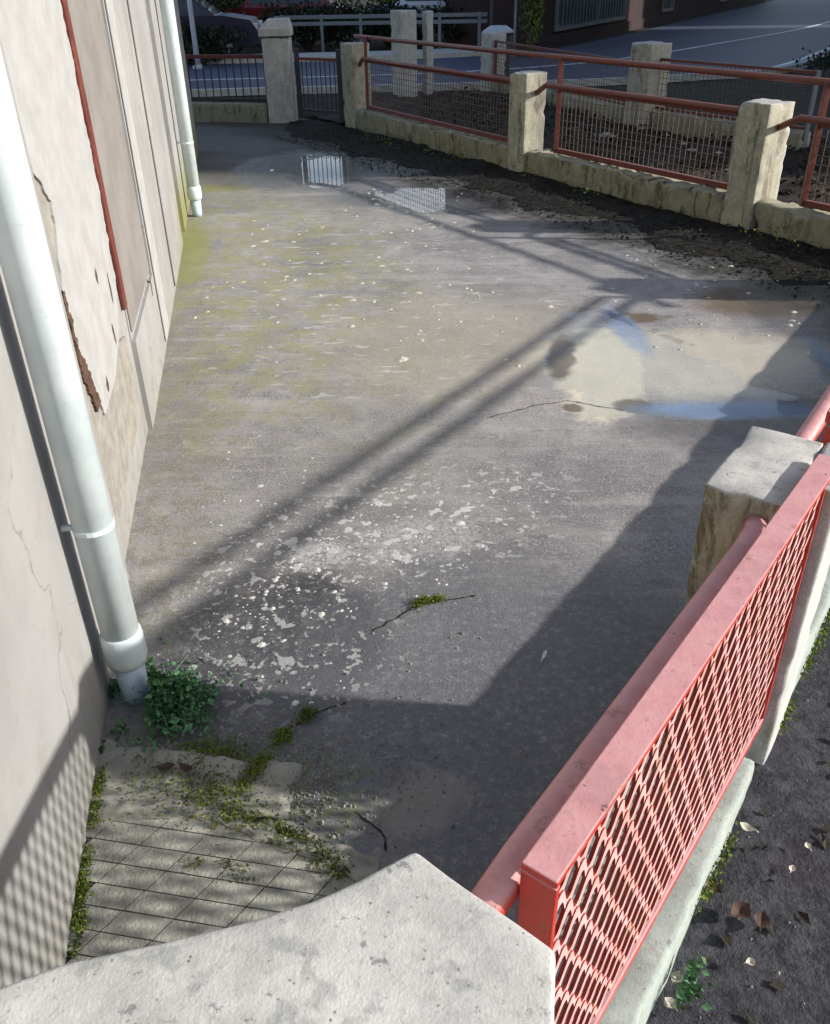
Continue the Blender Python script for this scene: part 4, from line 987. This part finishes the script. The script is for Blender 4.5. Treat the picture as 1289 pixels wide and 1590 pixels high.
# cracks: thin dark recessed gaps drawn as narrow troughs of soil
def crack(pts, w, label=None):
    mb = MB(); prev = None
    L_ = [Vector((*p, 0)) for p in pts]
    for i in range(len(L_) - 1):
        for k in range(14):
            p = L_[i].lerp(L_[i + 1], k / 14); d = (L_[i + 1] - L_[i]).normalized(); n = Vector((-d.y, d.x, 0))
            p = p + n * noise.noise(p * 25) * w * 4; ww = w * (.5 + abs(noise.noise(p * 40 + Vector((3, 3, 3)))) * 1.6)
            h = Vector((0, 0, 1)) * (float(yard_z(np.array([p.x]), np.array([p.y]))[0]) + .0022)
            cur = (p - n * ww + h, p + n * ww + h)
            if prev: mb.quad(prev[0], prev[1], cur[1], cur[0])
            prev = cur
    return tag(mb.build('crack', 'soil'), label=label, kind='structure')
crack([(-.36, 1.70), (-.28, 1.76), (-.2, 1.80)], .003, 'short dark crack in the yard concrete')
crack([(-.14, 2.10), (.0, 2.22), (.09, 2.25), (.2, 2.27)], .003, 'crack with moss in the yard concrete')
crack([(-.16, 1.42), (-.10, 1.36), (-.08, 1.30)], .0025, 'dark crack by the parapet')
crack([(.35, 3.6), (.55, 3.72), (.75, 3.78), (1.0, 3.66)], .003, 'broken edge line of the puddle')
crack([(-.47, 1.11), (-.475, 1.17), (-.45, 1.22), (-.40, 1.28)], .003, 'thin root like crack across the tiles')

# ------------------------------------------------------------------ small growth and litter
wd = thing('weed_clump', (-0.74, 1.80, 0), 'bushy green weeds growing round the foot of the near drainpipe', 'weeds')
n = 4600; th = RNG.random(n) * 2 * np.pi; rr = np.abs(RNG.normal(size=n)) * .52
cx = -0.73 + np.cos(th) * rr * .21; cy = 1.79 + np.sin(th) * rr * .15
cz = .006 + RNG.random(n) * np.maximum(.006, .085 * np.exp(-rr * 1.5) * np.clip(0.8 + fbm(cx, cy, 16, 91) * 3.2, .05, 2))
cx = np.maximum(cx, W0.x - .1725 * (cy - .82) + .01)
kw_ = fbm(cx, cy, 13, 95) > -.09; cx, cy, cz = cx[kw_], cy[kw_], cz[kw_]
leaves('leaf_mass', 'weed', np.stack([cx, cy, cz], 1), .0135, wd, .9, .6)
kk = RNG.choice(len(cx), 170, replace=False)
tag(leaves('broad_leaves', 'weed', np.stack([cx[kk], cy[kk], cz[kk] + .012], 1), .026, wd, .7, .5), kind='stuff')
st = MB()
for k in range(16):
    a = random.random() * 6.28; l = random.uniform(.05, .15); st.tube([(-.72, 1.8, 0), (-.72 + math.cos(a) * l * .5, 1.8 + math.sin(a) * l * .5, .05), (-.70 + math.cos(a) * l, 1.8 + math.sin(a) * l, .06)], .0015, 5)
st.build('stem', 'weed', wd)

def moss_line(pts, n, w, size=.006, h=.012):
    out_ = []; L_ = [Vector((*p, 0)) for p in pts]
    for _ in range(n):
        u = random.random() * (len(L_) - 1); k = int(u); p = L_[k].lerp(L_[k + 1], u - k)
        if noise.noise(p * 22) < -.12: continue
        q = p + Vector((random.gauss(0, w), random.gauss(0, w), 0)); out_.append((q.x, q.y, max(.003, random.random() * h)))
    return out_
ms = []
ms += moss_line([(-.45, 1.50), (-.40, 1.60), (-.36, 1.68), (-.30, 1.76)], 2600, .014, h=.018)
ms += moss_line([(-.55, 1.43), (-.44, 1.40), (-.34, 1.36), (-.25, 1.30), (-.18, 1.24)], 3000, .016, h=.022)
ms += moss_line([(-.745, 1.12), (-.775, 1.25), (-.80, 1.42), (-.82, 1.55)], 3000, .010, h=.022)
ms += moss_line([(-.735, 1.06), (-.74, 1.15)], 700, .008)
ms += moss_line([(-.03, 2.2), (.03, 2.245), (.075, 2.255)], 900, .010, h=.02)
ms += moss_line([(-.70, 1.52), (-.60, 1.50), (-.50, 1.46), (-.38, 1.45)], 3800, .045, h=.02)
ms += moss_line([(-.62, 1.62), (-.45, 1.6)], 1200, .03)
ms += moss_line([(-.56, 1.24), (-.5, 1.3), (-.42, 1.25), (-.36, 1.2)], 700, .012, h=.016)
tag(leaves('moss', 'moss', ms, .0075, None, .8), label='yellow green moss along the broken slab and tile joints', kind='stuff')
km = [tuple(P(random.uniform(.5, 3), -.142 + random.gauss(0, .008), .17 + abs(random.gauss(0, .02)))) for _ in range(2600)]
km = [p for p in km if noise.noise(Vector(p) * 6) > -.05]
tag(leaves('kerb_moss', 'moss', km, .010, None, .9), label='moss and small weeds along the outer foot of the base wall', kind='stuff')

def flecks(name, mat, pts, smin, smax, label, z=.004, zf=None, flat=.14):
    mb = MB()
    for x, y in pts:
        s = random.uniform(smin, smax) * (1 if random.random() < .85 else 1.6); a0 = random.random() * 6.28; e = random.uniform(.55, 1)
        zz = (float(zf(np.array([x]), np.array([y]))[0]) if zf else 0) + z
        n = 6; b = len(mb.v)
        ring = [(x + math.cos(a0) * math.cos(2 * math.pi * k / n) * s - math.sin(a0) * math.sin(2 * math.pi * k / n) * s * e,
                 y + math.sin(a0) * math.cos(2 * math.pi * k / n) * s + math.cos(a0) * math.sin(2 * math.pi * k / n) * s * e) for k in range(n)]
        for k, (px_, py_) in enumerate(ring): mb.v.append((px_ + random.gauss(0, s * .12), py_ + random.gauss(0, s * .12), zz - .004))
        mb.v.append((x, y, zz + s * flat))
        mb.f += [(b + k, b + (k + 1) % n, b + n) for k in range(n)]
    return tag(mb.build(name, mat, smooth=False), label=label, kind='stuff')
pts = []
for _ in range(95): u = random.random(); pts.append((random.gauss(-.62 + .32 * u, .07), random.gauss(2.12 + .55 * u, .11)))
for _ in range(45): pts.append((random.gauss(-.42, .17), random.gauss(2.0, .2)))
for _ in range(70): pts.append((random.gauss(-.1, .22), random.gauss(2.6, .2)))
for _ in range(60): pts.append((random.gauss(-.55, .15), random.gauss(2.95, .25)))
pts = [p for p in pts if p[0] > W0.x - .1725 * (p[1] - .82) + .06]
flecks('white_flecks', 'fleck', pts, .003, .0165, 'white petals and chips strewn by the drainpipe and along the rail shadow', .0015, yard_z, .06)
pts = [(random.uniform(-1.3, .6), random.uniform(4.2, 7.8)) for _ in range(110)] + [(random.gauss(1.9, .4), random.gauss(5.3, .5)) for _ in range(45)] + [(random.gauss(.05, .3), random.gauss(8.3, .3)) for _ in range(20)]
pts = [p for p in pts if p[0] > W0.x - .1725 * (p[1] - .82) + .1]
flecks('pale_litter', 'leafpale', pts, .008, .024, 'small pale fallen leaves scattered over the middle of the yard', .004, yard_z, .15)
pts = [(random.gauss(-.42, .2), random.gauss(1.52, .10)) for _ in range(1800)] + [(random.uniform(-.5, .3), random.uniform(1.3, 2.2)) for _ in range(160)]
pts = [p for p in pts if p[1] > edge_y(p[0]) + .01 and p[0] > W0.x - .1725 * (p[1] - .82) + .02]
flecks('gravel', 'pebble', pts, .0015, .0055, 'loose grit and gravel over the broken slab', .003, None, .7)
# dark leaf litter on the soil strip and beyond
n = 3600; t_ = RNG.uniform(-6.5, 2.2, n); nn_ = -RNG.random(n) ** 1.2 * .95 - .02
c = np.array([Q(a, b)[:] for a, b in zip(t_, nn_)]); c[:, 2] = np.maximum(soil_z(c[:, 0], c[:, 1]), -.002) + .006 + RNG.random(n) * .015
tag(leaves('leaf_litter', 'litter', c, .032, None, .35), label='brown leaf litter under the far fence', kind='stuff')
n = 900; c = np.array([Q(a, b)[:] for a, b in zip(RNG.uniform(-5.5, 1.8, n), -RNG.random(n) * .25 - .03)]); c[:, 2] = soil_z(c[:, 0], c[:, 1]) + RNG.random(n) * .10
sel = fbm(c[:, 0], c[:, 1], 2.4, 77) > .02
tag(leaves('fence_foot_weeds', 'moss', c[sel], .024, None, .9), label='scraps of green weed along the foot of the far fence', kind='stuff')
n = 7000; x = RNG.uniform(.2, 7.5, n); y = RNG.uniform(6, 15.5, n); k = (x * NO.x + y * NO.y > FN0 + .3) & (x * NO.x + y * NO.y < FN0 + 3.5); x, y = x[k], y[k]
tag(leaves('bed_litter', 'litter', np.stack([x, y, bed_z(x, y) + .01 + RNG.random(len(x)) * .05], 1), .07, None, .5), label='dead leaves and stalks over the garden bed', kind='stuff')
pts = [(random.uniform(1, 6), random.uniform(7, 14)) for _ in range(60)]
pts = [p for p in pts if FN0 + .4 < p[0] * NO.x + p[1] * NO.y < FN0 + 3.4]
flecks('bed_stones', 'rubble', pts, .03, .10, 'pale stones lying in the garden bed', .012, bed_z, .22)
n = 420; x = RNG.uniform(.2, 2.4, n); y = RNG.uniform(.5, 3.2, n); k = (x * NN.x + y * NN.y > -.12); x, y = x[k], y[k]
tag(leaves('path_litter', 'litter', np.stack([x, y, path_z(x, y) + .006], 1), .028, None, .3), label='small dark rotting leaves on the path outside the fence', kind='stuff')

def leaf_thing(x, y, z, ln, wd_, rot, mat, label, name='fallen_leaf', cat='leaf', group=None, curl=.25, fold=.2):
    t = None; mb = MB(); n = 8; rows_ = []
    c, s = math.cos(rot), math.sin(rot)
    for i in range(n + 1):
        u = i / n; w = wd_ * math.sin(math.pi * min(1, u * .95 + .03)) ** .8 * (1 - .15 * math.sin(7 * u)); l = (u - .5) * ln; zc = curl * ln * (2 * u - 1) ** 2 + .002
        r_ = []
        for q in (-1, -.5, 0, .5, 1):
            a, b = l, q * w / 2; r_.append((x + a * c - b * s, y + a * s + b * c, z + zc + abs(q) * fold * w))
        rows_.append(r_)
    for i in range(n):
        for q in range(4): mb.quad(rows_[i][q], rows_[i][q + 1], rows_[i + 1][q + 1], rows_[i + 1][q])
    mb.tube([(x - c * ln * .5, y - s * ln * .5, z + curl * ln + .002), (x - c * ln * .72, y - s * ln * .72, z + curl * ln * .8)], .0012, 5)
    return tag(mb.build(name, mat, smooth=True), label, cat, group)
PATHZ = .168
for (x, y, ln, wd_, ro, mt, lb) in ((.461, .892, .040, .028, .8, 'leafpale', 'larger pale leaf on the dark path close to the fence foot'),
        (.438, .846, .036, .030, 2.2, 'leafpale', 'pale leaf nearest the bottom edge of the photo on the path'),
        (.607, .92, .028, .022, .2, 'leafpale', 'small square looking white leaf alone on the path'),
        (.812, 1.167, .026, .018, 1.7, 'leafpale', 'tiny white leaf furthest right on the path'),
        (.758, 1.114, .026, .018, .9, 'leafpale', 'tiny whitish leaf near the middle of the path'),
        (.70, 1.215, .05, .028, 2.5, 'leafpale', 'curled beige leaf at the foot of the kerb'),
        (.62, 1.02, .07, .05, .5, 'leafdark', 'big dark purple brown leaf lying on the path'),
        (.585, 1.075, .06, .035, 2.0, 'leafdark', 'dark rotting leaf beside the green weed by the kerb'),
        (.655, 1.0, .06, .04, 1.1, 'leafdark', 'dark folded leaf overlapping the big purple brown one')):
    leaf_thing(x, y, PATHZ, ln * .66, wd_ * .7, ro, mt, lb)
pts = [(random.uniform(.2, 1.6), random.uniform(.6, 2.2)) for _ in range(420)]; pts = [p for p in pts if p[0] * NN.x + p[1] * NN.y > -.13]
flecks('path_grit', 'pebble', pts, .001, .0042, 'pale grit scattered over the dark path', .003, path_z, .4)
kw = thing('kerb_weed', tuple(P(1.0, -.135, .17)), 'small bright green weed at the outer foot of the base wall', 'weed')
cc = [tuple(P(.985 + random.gauss(0, .02), -.118 + abs(random.gauss(0, .014)), .185 + random.random() * .035)) for _ in range(70)]
leaves('leaf_mass', 'weed', cc, .02, kw, .8)
leaf_thing(-.655, 1.552, .018, .05, .026, 0.1, 'leafdark', 'dark brown dead leaf on the pale broken ledge, left one', curl=.15)
leaf_thing(-.60, 1.545, .018, .045, .024, -.5, 'leafdark', 'reddish brown curled dead leaf on the pale broken ledge, right one', curl=.3)
leaf_thing(.377, 1.968, .004, .045, .011, 1.15, 'fleck', 'thin white feather like leaf alone on the grey concrete', curl=.08)
gtf = thing('grass_tuft', (.045, 2.245, 0), 'little tuft of moss and grass in a crack of the concrete', 'grass')
gb_ = MB()
for _ in range(60):
    x, y = random.gauss(.045, .03), 2.245 + random.gauss(0, .008); a = random.random() * 6.28; l = random.uniform(.012, .035)
    gb_.quad((x - .0015, y, .001), (x + .0015, y, .001), (x + math.cos(a) * l * .6, y + math.sin(a) * l * .6, l))
gb_.build('blade', 'moss', gtf)
settle()
